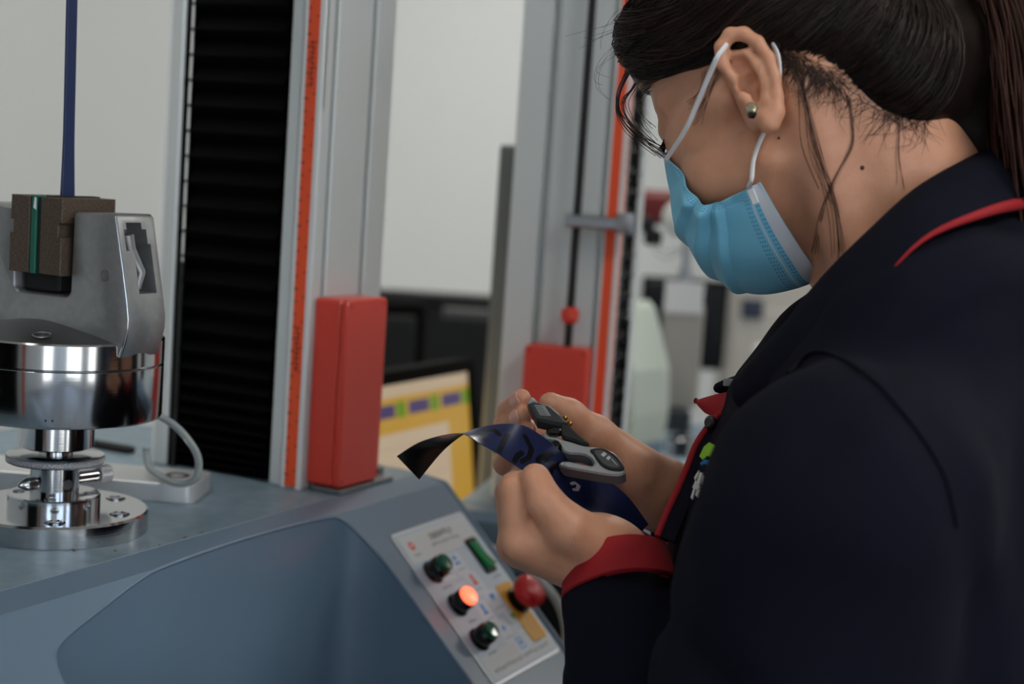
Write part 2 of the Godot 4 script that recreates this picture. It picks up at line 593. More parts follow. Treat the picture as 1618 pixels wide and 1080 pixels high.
func build_tester(at: Vector3, turn: float, which: int) -> Node3D:
	var label := "blue-grey tensile testing machine with black bellows, orange ruler and red switch box" if which == 1 else "second tensile tester, blurred, its grey column rising behind the hands and mask"
	var t := thing("tensile_tester", label, "testing machine", at, turn)
	if which == 2:
		var plain := part("base", bx(Vector3(0, -0.031, -0.085), Vector3(0.748, 0.062, 0.43), 0.008), M.blue_grey, t)
		part("bed_plate", bx(Vector3(0, -0.001, -0.10), Vector3(0.73, 0.003, 0.37), 0.001), M.blue_bed, plain)
	else:
		# --- base: bed, front strip, two sloping wings and the scooped front between them
		var low := -0.17
		var zf := 0.28
		var curve := PackedVector2Array()
		var raw := [Vector2(-0.166, 0.34), Vector2(-0.162, 0.25), Vector2(-0.157, 0.19), Vector2(-0.153, 0.155), Vector2(-0.148, 0.141), Vector2(-0.135, 0.134), Vector2(-0.098, 0.1266), Vector2(-0.038, 0.1163), Vector2(0.015, 0.1115), Vector2(0.077, 0.109), Vector2(0.140, 0.110), Vector2(0.185, 0.1135), Vector2(0.203, 0.1205), Vector2(0.2125, 0.137), Vector2(0.2177, 0.158), Vector2(0.2195, 0.20), Vector2(0.221, 0.25), Vector2(0.222, 0.34)]
		for i in raw.size() - 1:
			for k in 6:
				curve.append(raw[i].cubic_interpolate(raw[i + 1], raw[maxi(i - 1, 0)], raw[mini(i + 2, raw.size() - 1)], k / 6.0))
		curve.append(raw[-1])
		var g := Geo.new()
		var zones := [[-0.30, 0.091], [0.091, 0.115], [0.115, zf]]
		for z in zones:
			var r := PackedVector2Array([Vector2(-0.374, z[0]), Vector2(0.374, z[0]), Vector2(0.374, z[1]), Vector2(-0.374, z[1])])
			for piece in Geometry2D.clip_polygons(r, curve):
				if z[0] > 0.0:
					add_top(g, piece)
		var wall_n := []
		for i in curve.size():
			var d := (curve[mini(i + 1, curve.size() - 1)] - curve[maxi(i - 1, 0)]).normalized()
			wall_n.append(Vector3(-d.y, 0, d.x))
		for i in curve.size() - 1:
			if minf(curve[i].y, curve[i + 1].y) > zf:
				continue
			var a := Vector3(curve[i].x, bed_height(curve[i].y) - 0.0, curve[i].y)
			var b := Vector3(curve[i + 1].x, bed_height(curve[i + 1].y), curve[i + 1].y)
			var a2 := Vector3(a.x, low, a.z)
			var b2 := Vector3(b.x, low, b.z)
			g.tri(a, b, b2, wall_n[i], wall_n[i + 1], wall_n[i + 1])
			g.tri(a, b2, a2, wall_n[i], wall_n[i + 1], wall_n[i])
		# rounded lip along the scoop
		var lip := []
		for q in curve:
			if q.y < zf:
				lip.append(Vector3(q.x, bed_height(q.y) - 0.0012, q.y - 0.0006))
		g.tube(lip, 0.0016, 8)
		# ends, back, underside
		for s in [-1.0, 1.0]:
			var x: float = s * 0.374
			g.flat(Vector3(x, 0, -0.3), Vector3(x, 0, 0.091), Vector3(x, low, 0.091), Vector3(x, low, -0.3), Vector3(s, 0, 0))
			g.flat(Vector3(x, 0, 0.091), Vector3(x, -0.005, 0.115), Vector3(x, low, 0.115), Vector3(x, low, 0.091), Vector3(s, 0, 0))
			g.flat3(Vector3(x, -0.005, 0.115), Vector3(x, low, zf), Vector3(x, low, 0.115), Vector3(s, 0, 0))
			g.tube([Vector3(x - s * 0.001, -0.0065, 0.115), Vector3(x - s * 0.001, low, zf)], 0.003, 8)
			g.tube([Vector3(x - s * 0.001, -0.003, 0.09), Vector3(x - s * 0.001, -0.0065, 0.115)], 0.003, 8)
		g.flat(Vector3(-0.374, 0, -0.3), Vector3(0.374, 0, -0.3), Vector3(0.374, low, -0.3), Vector3(-0.374, low, -0.3), Vector3(0, 0, -1))
		g.flat(Vector3(-0.374, low, -0.3), Vector3(0.374, low, -0.3), Vector3(0.374, low, zf), Vector3(-0.374, low, zf), Vector3(0, -1, 0))
		var base := part("base", g, M.blue_grey, t)
		part("bed_plate", bx(Vector3(0, -0.004, -0.1045), Vector3(0.746, 0.008, 0.391), 0.0015), M.blue_bed, base)
	# --- columns
	for s in [1.0, -1.0]:
		build_column(t, s, which)
	# --- moving crosshead above the picture
	var ch := part("crosshead", bx(Vector3(0, 0.78, -0.02), Vector3(0.44, 0.11, 0.09), 0.006), M.crosshead_red if which == 2 else M.rubber, t)
	var rod := Geo.new()
	rod.lathe(Vector3(0, 0.60, 0), [Vector2(0, 0), Vector2(0.03, 0), Vector2(0.03, 0.05), Vector2(0.014, 0.06), Vector2(0.014, 0.13), Vector2(0, 0.13)], 32)
	rod.box(Vector3(0, 0.585, 0), Vector3(0.05, 0.06, 0.05), 0.003)
	part("upper_grip", rod, M.steel_soft, ch)
	var cap := part("top_beam", bx(Vector3(0, 1.30, -0.03), Vector3(0.72, 0.08, 0.17), 0.008), M.blue_grey, t)
	cap.set_meta("label", "blue-grey beam joining both columns")
	# --- table under the tester
	if which == 1:
		control_panel(t, which)
	return t


func build_column(t: Node3D, s: float, which: int) -> void:
	var hgt := 1.26
	var g := Geo.new()
	var cy := hgt / 2
	# web with two slots on the front, lips that frame the bellows
	for r in [[0.234, 0.2470], [0.2526, 0.3050], [0.3118, 0.342]]:
		g.box(Vector3(s * (r[0] + r[1]) / 2, cy, 0.0485), Vector3(r[1] - r[0], hgt, 0.013), 0.0012)
	g.box(Vector3(s * 0.302, cy, -0.0285), Vector3(0.08, hgt, 0.142), 0.001)
	g.box(Vector3(s * 0.2495, cy, 0.0340), Vector3(0.0346, hgt, 0.0240), 0.0016)
	g.box(Vector3(s * 0.2350, cy, 0.0440), Vector3(0.0056, hgt, 0.0220), 0.0012)
	g.box(Vector3(s * 0.2495, cy, -0.0960), Vector3(0.0346, hgt, 0.0160), 0.0016)
	var col := part("column", g, M.extrusion, t)
	var e := Geo.new()
	for z in [[0.0526, 0.0048], [0.0370, 0.0036]]:
		e.box(Vector3(s * 0.2318, cy, z[0]), Vector3(0.0016, hgt, z[1]), 0.0005)
	e.box(Vector3(s * 0.2318, cy, -0.1018), Vector3(0.0016, hgt, 0.0024), 0.0005)
	part("edge_trim", e, M.frame_white, col)
	if which == 2:
		part("front_ruler", bx(Vector3(s * 0.2400, cy, 0.0556), Vector3(0.0100, hgt - 0.004, 0.0014), 0.0003), M.orange, col)
		for dx in [0.2336, 0.2464]:
			part("ruler_edge", bx(Vector3(s * dx, cy, 0.0556), Vector3(0.0024, hgt, 0.0018), 0.0003), M.frame_white, col)
	part("ruler", bx(Vector3(s * 0.2316, cy, 0.0446), Vector3(0.0014, hgt - 0.004, 0.0110), 0.0003), M.orange, col)
	var tick := Geo.new()
	var rng := RandomNumberGenerator.new()
	rng.seed = 5
	for k in 62:
		var y := 0.012 + k * 0.0104
		tick.box(Vector3(s * 0.23065, y, 0.0408), Vector3(0.0006, 0.0011, 0.0022 if k % 5 else 0.0034), 0.0001)
		if k % 2 == 0:
			tick.box(Vector3(s * 0.23065, y + 0.004, 0.0488), Vector3(0.0006, 0.0010, 0.0018), 0.0001)
	for blk in [0.118, 0.352]:
		for k in 9:
			var y2: float = blk + (k - 4) * 0.0042
			tick.box(Vector3(s * 0.23065, y2, 0.0450 + 0.0009 * sin(k * 2.1)), Vector3(0.0006, 0.0032, 0.0009), 0.0001)
			tick.box(Vector3(s * 0.23065, y2 + 0.001, 0.0450), Vector3(0.0006, 0.0009, 0.0034), 0.0001)
	part("ruler_print", tick, M.ink, col)
	# bellows: pleats that close up towards the bed
	var b := Geo.new()
	var rows := []
	var y3 := 0.006
	var pitch := 0.0062
	var flip := 0
	while y3 < hgt:
		var x := 0.243 if flip % 2 == 0 else 0.2345
		rows.append([Vector3(s * x, y3, -0.0785), Vector3(s * x, y3, 0.0165)])
		y3 += pitch * (0.38 if flip % 2 == 0 else 0.62) 
		flip += 1
		if flip % 2 == 0:
			pitch = minf(pitch * 1.12, 0.0214)
	for i in rows.size() - 1:
		b.flat(rows[i][0], rows[i][1], rows[i + 1][1], rows[i + 1][0], Vector3(-s, 0, 0))
	var dark := Geo.new()
	dark.box(Vector3(s * 0.2535, cy, -0.0335), Vector3(0.016, hgt, 0.113), 0.0005)
	var bel := part("bellows", b, M.bellows, col)
	dark.box(Vector3(s * 0.2375, cy, -0.0838), Vector3(0.004, hgt, 0.0090), 0.0004)
	part("bellows_backing", dark, M.bellows, bel)
	var guide := Geo.new()
	var lug := Geo.new()
	guide.box(Vector3(s * 0.2350, cy, -0.0812), Vector3(0.001, hgt, 0.0024), 0.0003)
	for i in range(1, rows.size(), 2):
		lug.box(Vector3(s * 0.2346, rows[i][0].y, -0.0812), Vector3(0.003, 0.0022, 0.0040), 0.0006)
	lug.box(Vector3(s * 0.2346, 0.09, -0.0812), Vector3(0.003, 0.18, 0.0040), 0.0006)
	part("guide_strip", guide, M.white_plastic, col)
	part("pleat_lug", lug, M.black, col)
	if (s > 0.0) == (which == 1):
		red_box(t, s)
	if s < 0.0:
		var rod := Geo.new()
		rod.tube([Vector3(-0.272, 0.162, 0.071), Vector3(-0.272, 1.2, 0.071)], 0.004, 10)
		var rodp := part("limit_rod", rod, M.rubber, t)
		var k := Geo.new()
		k.lathe(Vector3(-0.272, 0.185, 0.071), [Vector2(0, 0), Vector2(0.006, 0), Vector2(0.009, 0.004), Vector2(0.009, 0.012), Vector2(0.006, 0.016), Vector2(0, 0.016)], 20)
		part("stop_knob", k, M.red_box, rodp, Vector3.ZERO, "small red stop knob")
		var c := Geo.new()
		c.box(Vector3(-0.251, 0.285, 0.073), Vector3(0.062, 0.012, 0.02), 0.002)
		c.lathe(Vector3(-0.222, 0.276, 0.077), [Vector2(0, 0), Vector2(0.009, 0), Vector2(0.01, 0.003), Vector2(0.01, 0.02), Vector2(0, 0.02)], 20)
		part("stop_arm", c, M.steel_soft, rodp)


func red_box(t: Node3D, s: float) -> void:
	var mid := 0.2705 if s > 0.0 else 0.2800
	var g := Geo.new()
	var tr := Transform3D(Basis(Vector3(1, 0, 0), Vector3(0, 1, 0), Vector3(0, 0, 1)), Vector3(s * mid, 0.0835, 0.0552))
	g.prism(rounded(0.0625, 0.157, 0.004, 4), 0.0245, 0.001, tr, true)
	var b := part("switch_box", g, M.red_box, t, Vector3.ZERO, "red plastic switch box on the column")
	var l := Geo.new()
	l.prism(rounded(0.063, 0.158, 0.005, 4), 0.0075, 0.0016, tr.translated_local(Vector3(0, 0, 0.0248)), true)
	part("lid", l, M.red_box, b)
	for x in [-1.0, 1.0]:
		for y in [-1.0, 1.0]:
			var sc := Geo.new()
			sc.lathe(Vector3(s * mid + x * 0.0265, 0.0835 + y * 0.0735, 0.0873), [Vector2(0, 0.0004), Vector2(0.0018, 0.0004), Vector2(0.0024, -0.001)], 12, Basis(Vector3(1, 0, 0), Vector3(0, 0, 1), Vector3(0, -1, 0)))
			part("lid_screw", sc, M.red_box_dark, b)
	var br := Geo.new()
	br.box(Vector3(s * 0.280, 0.0022, 0.076), Vector3(0.085, 0.004, 0.030), 0.0008)
	br.box(Vector3(s * 0.326, 0.006, 0.070), Vector3(0.012, 0.010, 0.012), 0.002)
	part("foot_plate", br, M.steel_dark, b)


func control_panel(t: Node3D, which: int) -> void:
	# on the right wing, which slopes at 45 degrees
	var nrm := Vector3(0, 1, 1).normalized()
	var upv := Vector3(0, 1, -1).normalized()
	var top_left := Vector3(0.243, -0.0275, 0.1375)
	var tr := Transform3D(Basis(Vector3(1, 0, 0), upv, nrm), top_left + Vector3(0.0605, 0, 0) - upv * 0.0745)
	var g := Geo.new()
	g.prism(rounded(0.122, 0.150, 0.004, 3), 0.0012, 0.0004, tr, true)
	var p := part("control_panel", g, M.aluminium, t)
	var sheet := Geo.new()
	var w := 0.0585
	var h := 0.0725
	var z := 0.0016
	sheet.tri(tr * Vector3(-w, -h, z), tr * Vector3(w, -h, z), tr * Vector3(w, h, z), nrm, nrm, nrm, Vector2(0, 1), Vector2(1, 1), Vector2(1, 0))
	sheet.tri(tr * Vector3(-w, -h, z), tr * Vector3(w, h, z), tr * Vector3(-w, h, z), nrm, nrm, nrm, Vector2(0, 1), Vector2(1, 0), Vector2(0, 0))
	if not M.has("panel_print"):
		var pm := mat("panel_print", Color.WHITE, 0.45)
		pm.albedo_texture = ImageTexture.create_from_image(panel_print())
	part("panel_print", sheet, M.panel_print, p)
	# x from the left edge, d down the slope from the top edge
	var at := func(x: float, d: float) -> Vector3: return top_left + Vector3(x, 0, 0) - upv * d
	var ax := Basis(Vector3(1, 0, 0), nrm, -upv)
	for b in [[0.0205, 0.0425, 0], [0.0225, 0.0760, 1], [0.0195, 0.1095, 0]]:
		var c := Geo.new()
		c.lathe(at.call(b[0], b[1]), [Vector2(0, 0), Vector2(0.0105, 0), Vector2(0.0105, 0.003), Vector2(0.0092, 0.0045), Vector2(0.0092, 0.013), Vector2(0.0085, 0.014), Vector2(0, 0.014)], 28, ax)
		var col := part("push_button", c, M.black_gloss, p, Vector3.ZERO, "black push button with a lit red cap" if b[2] == 1 else "black push button with a dark green cap")
		var k := Geo.new()
		k.lathe(at.call(b[0], b[1]), [Vector2(0.0080, 0.013), Vector2(0.0080, 0.0172), Vector2(0.0070, 0.0186), Vector2(0, 0.0192)], 28, ax)
		k.v = k.v
		part("button_cap", k, M.red_lit if b[2] == 1 else M.green_glass, p)
		if b[2] == 1:
			var l := OmniLight3D.new()
			l.name = "button_light"
			l.light_color = Color(1.0, 0.25, 0.18)
			l.light_energy = 0.00012
			l.light_size = 0.007
			l.omni_range = 2.0
			l.omni_attenuation = 2.0
			l.shadow_enabled = true
			t.add_child(l)
			l.position = at.call(b[0], b[1]) + nrm * 0.0215
	# rocker switch, lit green
	var r := Geo.new()
	var rt := Transform3D(Basis(Vector3(1, 0, 0), upv, nrm), at.call(0.1015, 0.044))
	r.prism(rounded(0.0170, 0.036, 0.002, 3), 0.004, 0.0008, rt, true)
	part("rocker_switch", r, M.black_gloss, p, Vector3.ZERO, "black rocker switch with a lit green key")
	var key := Geo.new()
	var outline := PackedVector2Array([Vector2(-0.0135, 0.002), Vector2(0.0135, 0.002), Vector2(0.0135, 0.0088), Vector2(0.002, 0.0058), Vector2(-0.0135, 0.0046)])
	key.prism(outline, 0.0115, 0.0006, Transform3D(Basis(-upv, nrm, Vector3(-1, 0, 0)), at.call(0.10725, 0.044)))
	part("rocker_key", key, M.green_lit, p)
	# emergency stop
	var y := Geo.new()
	y.prism(rounded(0.0265, 0.058, 0.003, 3), 0.0010, 0.0003, Transform3D(Basis(Vector3(1, 0, 0), upv, nrm), at.call(0.1040, 0.1035) + nrm * 0.0015), true)
	part("stop_plate", y, M.yellow_plate, p)
	var e := Geo.new()
	e.lathe(at.call(0.1065, 0.0945), [Vector2(0, 0.001), Vector2(0.0118, 0.001), Vector2(0.0118, 0.005), Vector2(0.0085, 0.006), Vector2(0.0085, 0.012), Vector2(0, 0.012)], 28, ax)
	var body := part("stop_button", e, M.black_gloss, p, Vector3.ZERO, "red mushroom stop button")
	body.name = "stop_button"
	var d := Geo.new()
	d.lathe(at.call(0.1065, 0.0945), [Vector2(0.0085, 0.009), Vector2(0.0142, 0.013), Vector2(0.0155, 0.017), Vector2(0.0155, 0.020), Vector2(0.0140, 0.0238), Vector2(0.0090, 0.0262), Vector2(0, 0.0270)], 32, ax, 50.0)
	part("stop_cap", d, M.estop_red, p)


func panel_print() -> Image:
	var w := 480
	var h := 600
	var im := Image.create(w, h, false, Image.FORMAT_RGB8)
	im.fill(lin(202, 206, 207))
	im.fill_rect(Rect2i(0, 0, w, 8), lin(172, 196, 216))
	im.fill_rect(Rect2i(0, h - 8, w, 8), lin(172, 196, 216))
	im.fill_rect(Rect2i(0, 0, 8, h), lin(172, 196, 216))
	im.fill_rect(Rect2i(w - 8, 0, 8, h), lin(172, 196, 216))
	im.fill_rect(Rect2i(8, 124, w - 16, 380), lin(186, 200, 212))
	im.fill_rect(Rect2i(8, 118, w - 16, 6), lin(160, 190, 216))
	# red emblem, title and line below it
	disc(im, 62, 52, 17, lin(222, 70, 62))
	disc(im, 64, 50, 7, lin(214, 206, 204))
	bars(im, 40, 84, 46, 9, lin(120, 124, 130), 3)
	bars(im, 196, 28, 150, 26, lin(96, 102, 110), 1)
	bars(im, 176, 66, 190, 14, lin(128, 134, 142), 2)
	# tiles with a symbol and a caption each
	var rows := [[112, 150, 0], [232, 150, 0], [112, 262, 2], [232, 262, 1], [152, 350, 0], [262, 345, 0], [236, 430, 3], [124, 430, 0], [330, 380, 3], [200, 510, 0], [330, 500, 3]]
	var cols := [lin(46, 128, 216), lin(214, 56, 50), lin(60, 120, 200), lin(84, 176, 76)]
	var tiles := [[150, 150, 0, 1], [250, 150, 0, 2], [180, 262, 0, 0], [272, 240, 1, 1], [214, 352, 0, 1], [310, 330, 0, 3], [250, 440, 0, 0], [352, 425, 3, 3], [290, 515, 0, 4], [392, 500, 3, 4]]
	for t in tiles:
		im.fill_rect(Rect2i(t[0] - 40, t[1] - 26, 82, 92), lin(204, 212, 220))
		symbol(im, t[0], t[1], t[3], cols[t[2]])
		bars(im, t[0] - 28, t[1] + 40, 56, 8, lin(146, 152, 160), 2)
	for b in [[70, 228], [84, 372], [70, 500], [400, 262]]:
		bars(im, b[0], b[1], 54, 9, lin(110, 116, 124), 1)
	bars(im, 40, 556, 400, 16, lin(120, 126, 134), 3)
	return im


func disc(im: Image, x: int, y: int, r: int, c: Color) -> void:
	for j in range(-r, r + 1):
		var k := int(sqrt(r * r - j * j))
		im.fill_rect(Rect2i(x - k, y + j, 2 * k + 1, 1), c)


func bars(im: Image, x: int, y: int, w: int, h: int, c: Color, gap: int) -> void:
	# a line of print too small to read in the photograph: dense little strokes
	var rng := RandomNumberGenerator.new()
	rng.seed = x * 31 + y
	var p := x
	while p < x + w:
		var k := rng.randi_range(3, 7)
		im.fill_rect(Rect2i(p, y + rng.randi_range(0, h / 4), k, h - rng.randi_range(0, h / 3)), c)
		if rng.randf() < 0.6:
			im.fill_rect(Rect2i(p, y + rng.randi_range(0, h - 3), k + 5, maxi(2, h / 6)), c)
		p += k + gap + rng.randi_range(1, 4)


func symbol(im: Image, x: int, y: int, kind: int, c: Color) -> void:
	match kind:
		0:  # diamond
			for j in range(-13, 14):
				var k := 13 - absi(j)
				im.fill_rect(Rect2i(x - k, y + 6 + j, 2 * k + 1, 1), c)
		1:  # bar with a head
			im.fill_rect(Rect2i(x - 9, y - 16, 18, 40), c)
			im.fill_rect(Rect2i(x - 16, y + 16, 32, 10), c)
		2:  # arrow up
			for j in 22:
				im.fill_rect(Rect2i(x - j * 3 / 4, y - 18 + j, j * 3 / 2 + 1, 1), c)
			im.fill_rect(Rect2i(x - 18, y + 14, 36, 10), c)
		3:  # arrow down
			for j in 26:
				var k2 := 26 - j
				im.fill_rect(Rect2i(x - k2 * 3 / 4, y - 12 + j, k2 * 3 / 2 + 1, 1), c)
		_:  # outlined square
			im.fill_rect(Rect2i(x - 22, y - 18, 44, 44), c)
			im.fill_rect(Rect2i(x - 17, y - 13, 34, 34), lin(206, 216, 214))
			im.fill_rect(Rect2i(x - 9, y - 6, 18, 18), c)


# ---------------------------------------------------------------- lower grip and what stands beside it
func build_grip() -> void:
	var t := thing("tensile_grip", "steel lower grip with a forked head on a round spindle bolted to the bed", "grip", SPINDLE)
	var g := Geo.new()
	g.lathe(Vector3.ZERO, [Vector2(0, 0), Vector2(0.0662, 0), Vector2(0.0666, 0.0004), Vector2(0.0666, 0.0142), Vector2(0.0651, 0.0158), Vector2(0, 0.0158)], 96)
	var flange := part("base_flange", g, M.steel, t)
	for k in 6:
		var f := TAU * (k + 0.27) / 6.0
		var p := Vector3(cos(f) * 0.0515, 0.0158, sin(f) * 0.0515)
		var b := Geo.new()
		b.lathe(p, [Vector2(0.0064, 0.0), Vector2(0.0064, 0.0008), Vector2(0.0058, 0.0012), Vector2(0.0047, 0.0012), Vector2(0.0044, 0.0004), Vector2(0, 0.0004)], 24)
		part("bolt", b, M.steel, flange)
		var r := Geo.new()
		r.lathe(p, [Vector2(0.0073, 0.00005), Vector2(0.0066, 0.0002)], 24)
		part("bolt_ring", r, M.black, flange)
	var boss := Geo.new()
	boss.lathe(Vector3.ZERO, [Vector2(0.0324, 0.0158), Vector2(0.0324, 0.0250), Vector2(0.0315, 0.0259), Vector2(0, 0.0259)], 72)
	part("boss", boss, M.steel, t)
	for k in 4:
		var f2 := TAU * (k + 0.6) / 4.0
		var c := Geo.new()
		c.lathe(Vector3(cos(f2) * 0.0248, 0.0259, sin(f2) * 0.0248), [Vector2(0.0042, 0), Vector2(0.0042, 0.0006), Vector2(0.0034, 0.0008), Vector2(0.0022, 0.0008), Vector2(0.002, 0.0002), Vector2(0, 0.0002)], 18)
		part("boss_bolt", c, M.steel_dark, t)
	var sh := Geo.new()
	sh.lathe(Vector3.ZERO, [Vector2(0.0171, 0.0259), Vector2(0.0171, 0.0486)], 64)
	sh.lathe(Vector3.ZERO, [Vector2(0.0120, 0.0545), Vector2(0.0120, 0.0600)], 48)
	var shaft := part("spindle", sh, M.steel, t)
	var hole := Geo.new()
	hole.lathe(Vector3(0.0168 * cos(1.84), 0.0345, 0.0168 * sin(1.84)), [Vector2(0.0030, 0.0006), Vector2(0.0036, 0.0006), Vector2(0.0038, 0.0)], 20, frame_of(Vector3(cos(1.84), 0, sin(1.84))))
	hole.lathe(Vector3(0.0162 * cos(1.84), 0.0345, 0.0162 * sin(1.84)), [Vector2(0.0031, 0.0011), Vector2(0, 0.0011)], 20, frame_of(Vector3(cos(1.84), 0, sin(1.84))))
	part("cross_hole", hole, M.steel_dark, shaft)
	# cross pin with a pointed end and a knurled head
	var pin := Geo.new()
	var dir := Vector3(-0.98, 0.0, -0.19).normalized()
	var pf := frame_of(dir)
	pin.lathe(Vector3(0, 0.0345, 0), [Vector2(0.0047, -0.036), Vector2(0.0047, 0.0235), Vector2(0.0042, 0.0255), Vector2(0.0014, 0.0305), Vector2(0, 0.0312)], 24, pf)
	var pp := part("cross_pin", pin, M.steel, t)
	var kn := Geo.new()
	knurl(kn, Vector3(0, 0.0345, 0) - dir * 0.042, 0.0068, -0.005, 0.005, 54, 7, pf, 0.0003)
	part("pin_head", kn, M.knurl, pp)
	var ring := Geo.new()
	ring.lathe(Vector3.ZERO, [Vector2(0.012, 0.0484), Vector2(0.0330, 0.0484), Vector2(0.0342, 0.0490)], 96)
	ring.lathe(Vector3.ZERO, [Vector2(0.0342, 0.0541), Vector2(0.0330, 0.0548), Vector2(0.012, 0.0548)], 96)
	var rp := part("lock_ring", ring, M.steel, t)
	var k2 := Geo.new()
	knurl(k2, Vector3(0, 0.05155, 0), 0.0342, -0.0026, 0.0026, 130, 5, Basis.IDENTITY, 0.0011)
	part("knurled_rim", k2, M.knurl, rp, Vector3.ZERO, "knurled rim")
	var col := Geo.new()
	col.lathe(Vector3.ZERO, [Vector2(0.012, 0.0592), Vector2(0.0235, 0.0592), Vector2(0.02645, 0.0606), Vector2(0.02645, 0.0842)], 72)
	part("collar", col, M.steel, t)
	var drum := Geo.new()
	drum.lathe(Vector3.ZERO, [Vector2(0, 0.0838), Vector2(0.0700, 0.0838), Vector2(0.0722, 0.0846), Vector2(0.0730, 0.0862), Vector2(0.0730, 0.1226), Vector2(0.0722, 0.1234), Vector2(0.0712, 0.1236)], 128)
	var dp := part("drum", drum, M.steel, t)
	var up := Geo.new()
	up.lathe(Vector3.ZERO, [Vector2(0.0712, 0.1236), Vector2(0.0716, 0.1242), Vector2(0.0730, 0.1246), Vector2(0.0730, 0.1408), Vector2(0.0718, 0.1420)], 128)
	part("drum_cap", up, M.steel, t)
	var cone := Geo.new()
	cone.lathe(Vector3.ZERO, [Vector2(0.0718, 0.1420), Vector2(0.0, 0.1560)], 128)
	part("drum_top", cone, M.steel_dark, t)
	var sk := Geo.new()
	sk.lathe(Vector3(-0.05, 0.1463, 0.0300), [Vector2(0.0068, 0.0002), Vector2(0.0058, 0.0006), Vector2(0.0052, 0.0001), Vector2(0, -0.0002)], 24, frame_of(Vector3(-0.17, 0.98, 0.1)))
	part("socket_hole", sk, M.steel_soft, t)
	# small pin holes near the bottom edge of the drum
	var dots := Geo.new()
	for f3 in [2.50, 2.44]:
		dots.lathe(Vector3(cos(f3) * 0.0729, 0.0905, sin(f3) * 0.0729), [Vector2(0.0008, 0.0002), Vector2(0, 0.0002)], 10, frame_of(Vector3(cos(f3), 0, sin(f3))))
	part("pin_hole", dots, M.black, dp)
	build_fork(t)
	build_jaws(t)
	build_specimen()


func frame_of(y: Vector3) -> Basis:
	var d := y.normalized()
	var x := Vector3.UP.cross(d) if absf(d.y) < 0.9 else Vector3.RIGHT.cross(d)
	x = x.normalized()
	return Basis(x, d, x.cross(d))


func knurl(g: Geo, at: Vector3, r: float, y0: float, y1: float, around: int, rows: int, t: Basis, deep: float) -> void:
	var grid := []
	for j in rows + 1:
		var line := []
		for k in around + 1:
			var f := TAU * (k % around) / around
			var up := 1.0 if (k + j) % 2 == 0 else 0.0
			if j == 0 or j == rows:
				up = -0.6
			var rad := r + deep * (up - 0.5)
			line.append(at + t * Vector3(cos(f) * rad, lerpf(y0, y1, float(j) / rows), sin(f) * rad))
		grid.append(line)
	for j in rows:
		for k in around:
			var o: Vector3 = grid[j][k] - at
			o = o - t.y * o.dot(t.y)
			if (k + j) % 2 == 0:
				g.flat3(grid[j][k], grid[j][k + 1], grid[j + 1][k], o)
				g.flat3(grid[j][k + 1], grid[j + 1][k + 1], grid[j + 1][k], o)
			else:
				g.flat3(grid[j][k], grid[j][k + 1], grid[j + 1][k + 1], o)
				g.flat3(grid[j][k], grid[j + 1][k + 1], grid[j + 1][k], o)
	for e in [0, rows]:
		var c: Vector3 = at + t.y * (y0 if e == 0 else y1)
		for k in around:
			g.flat3(c, grid[e][k], grid[e][k + 1], t.y * (-1.0 if e == 0 else 1.0))


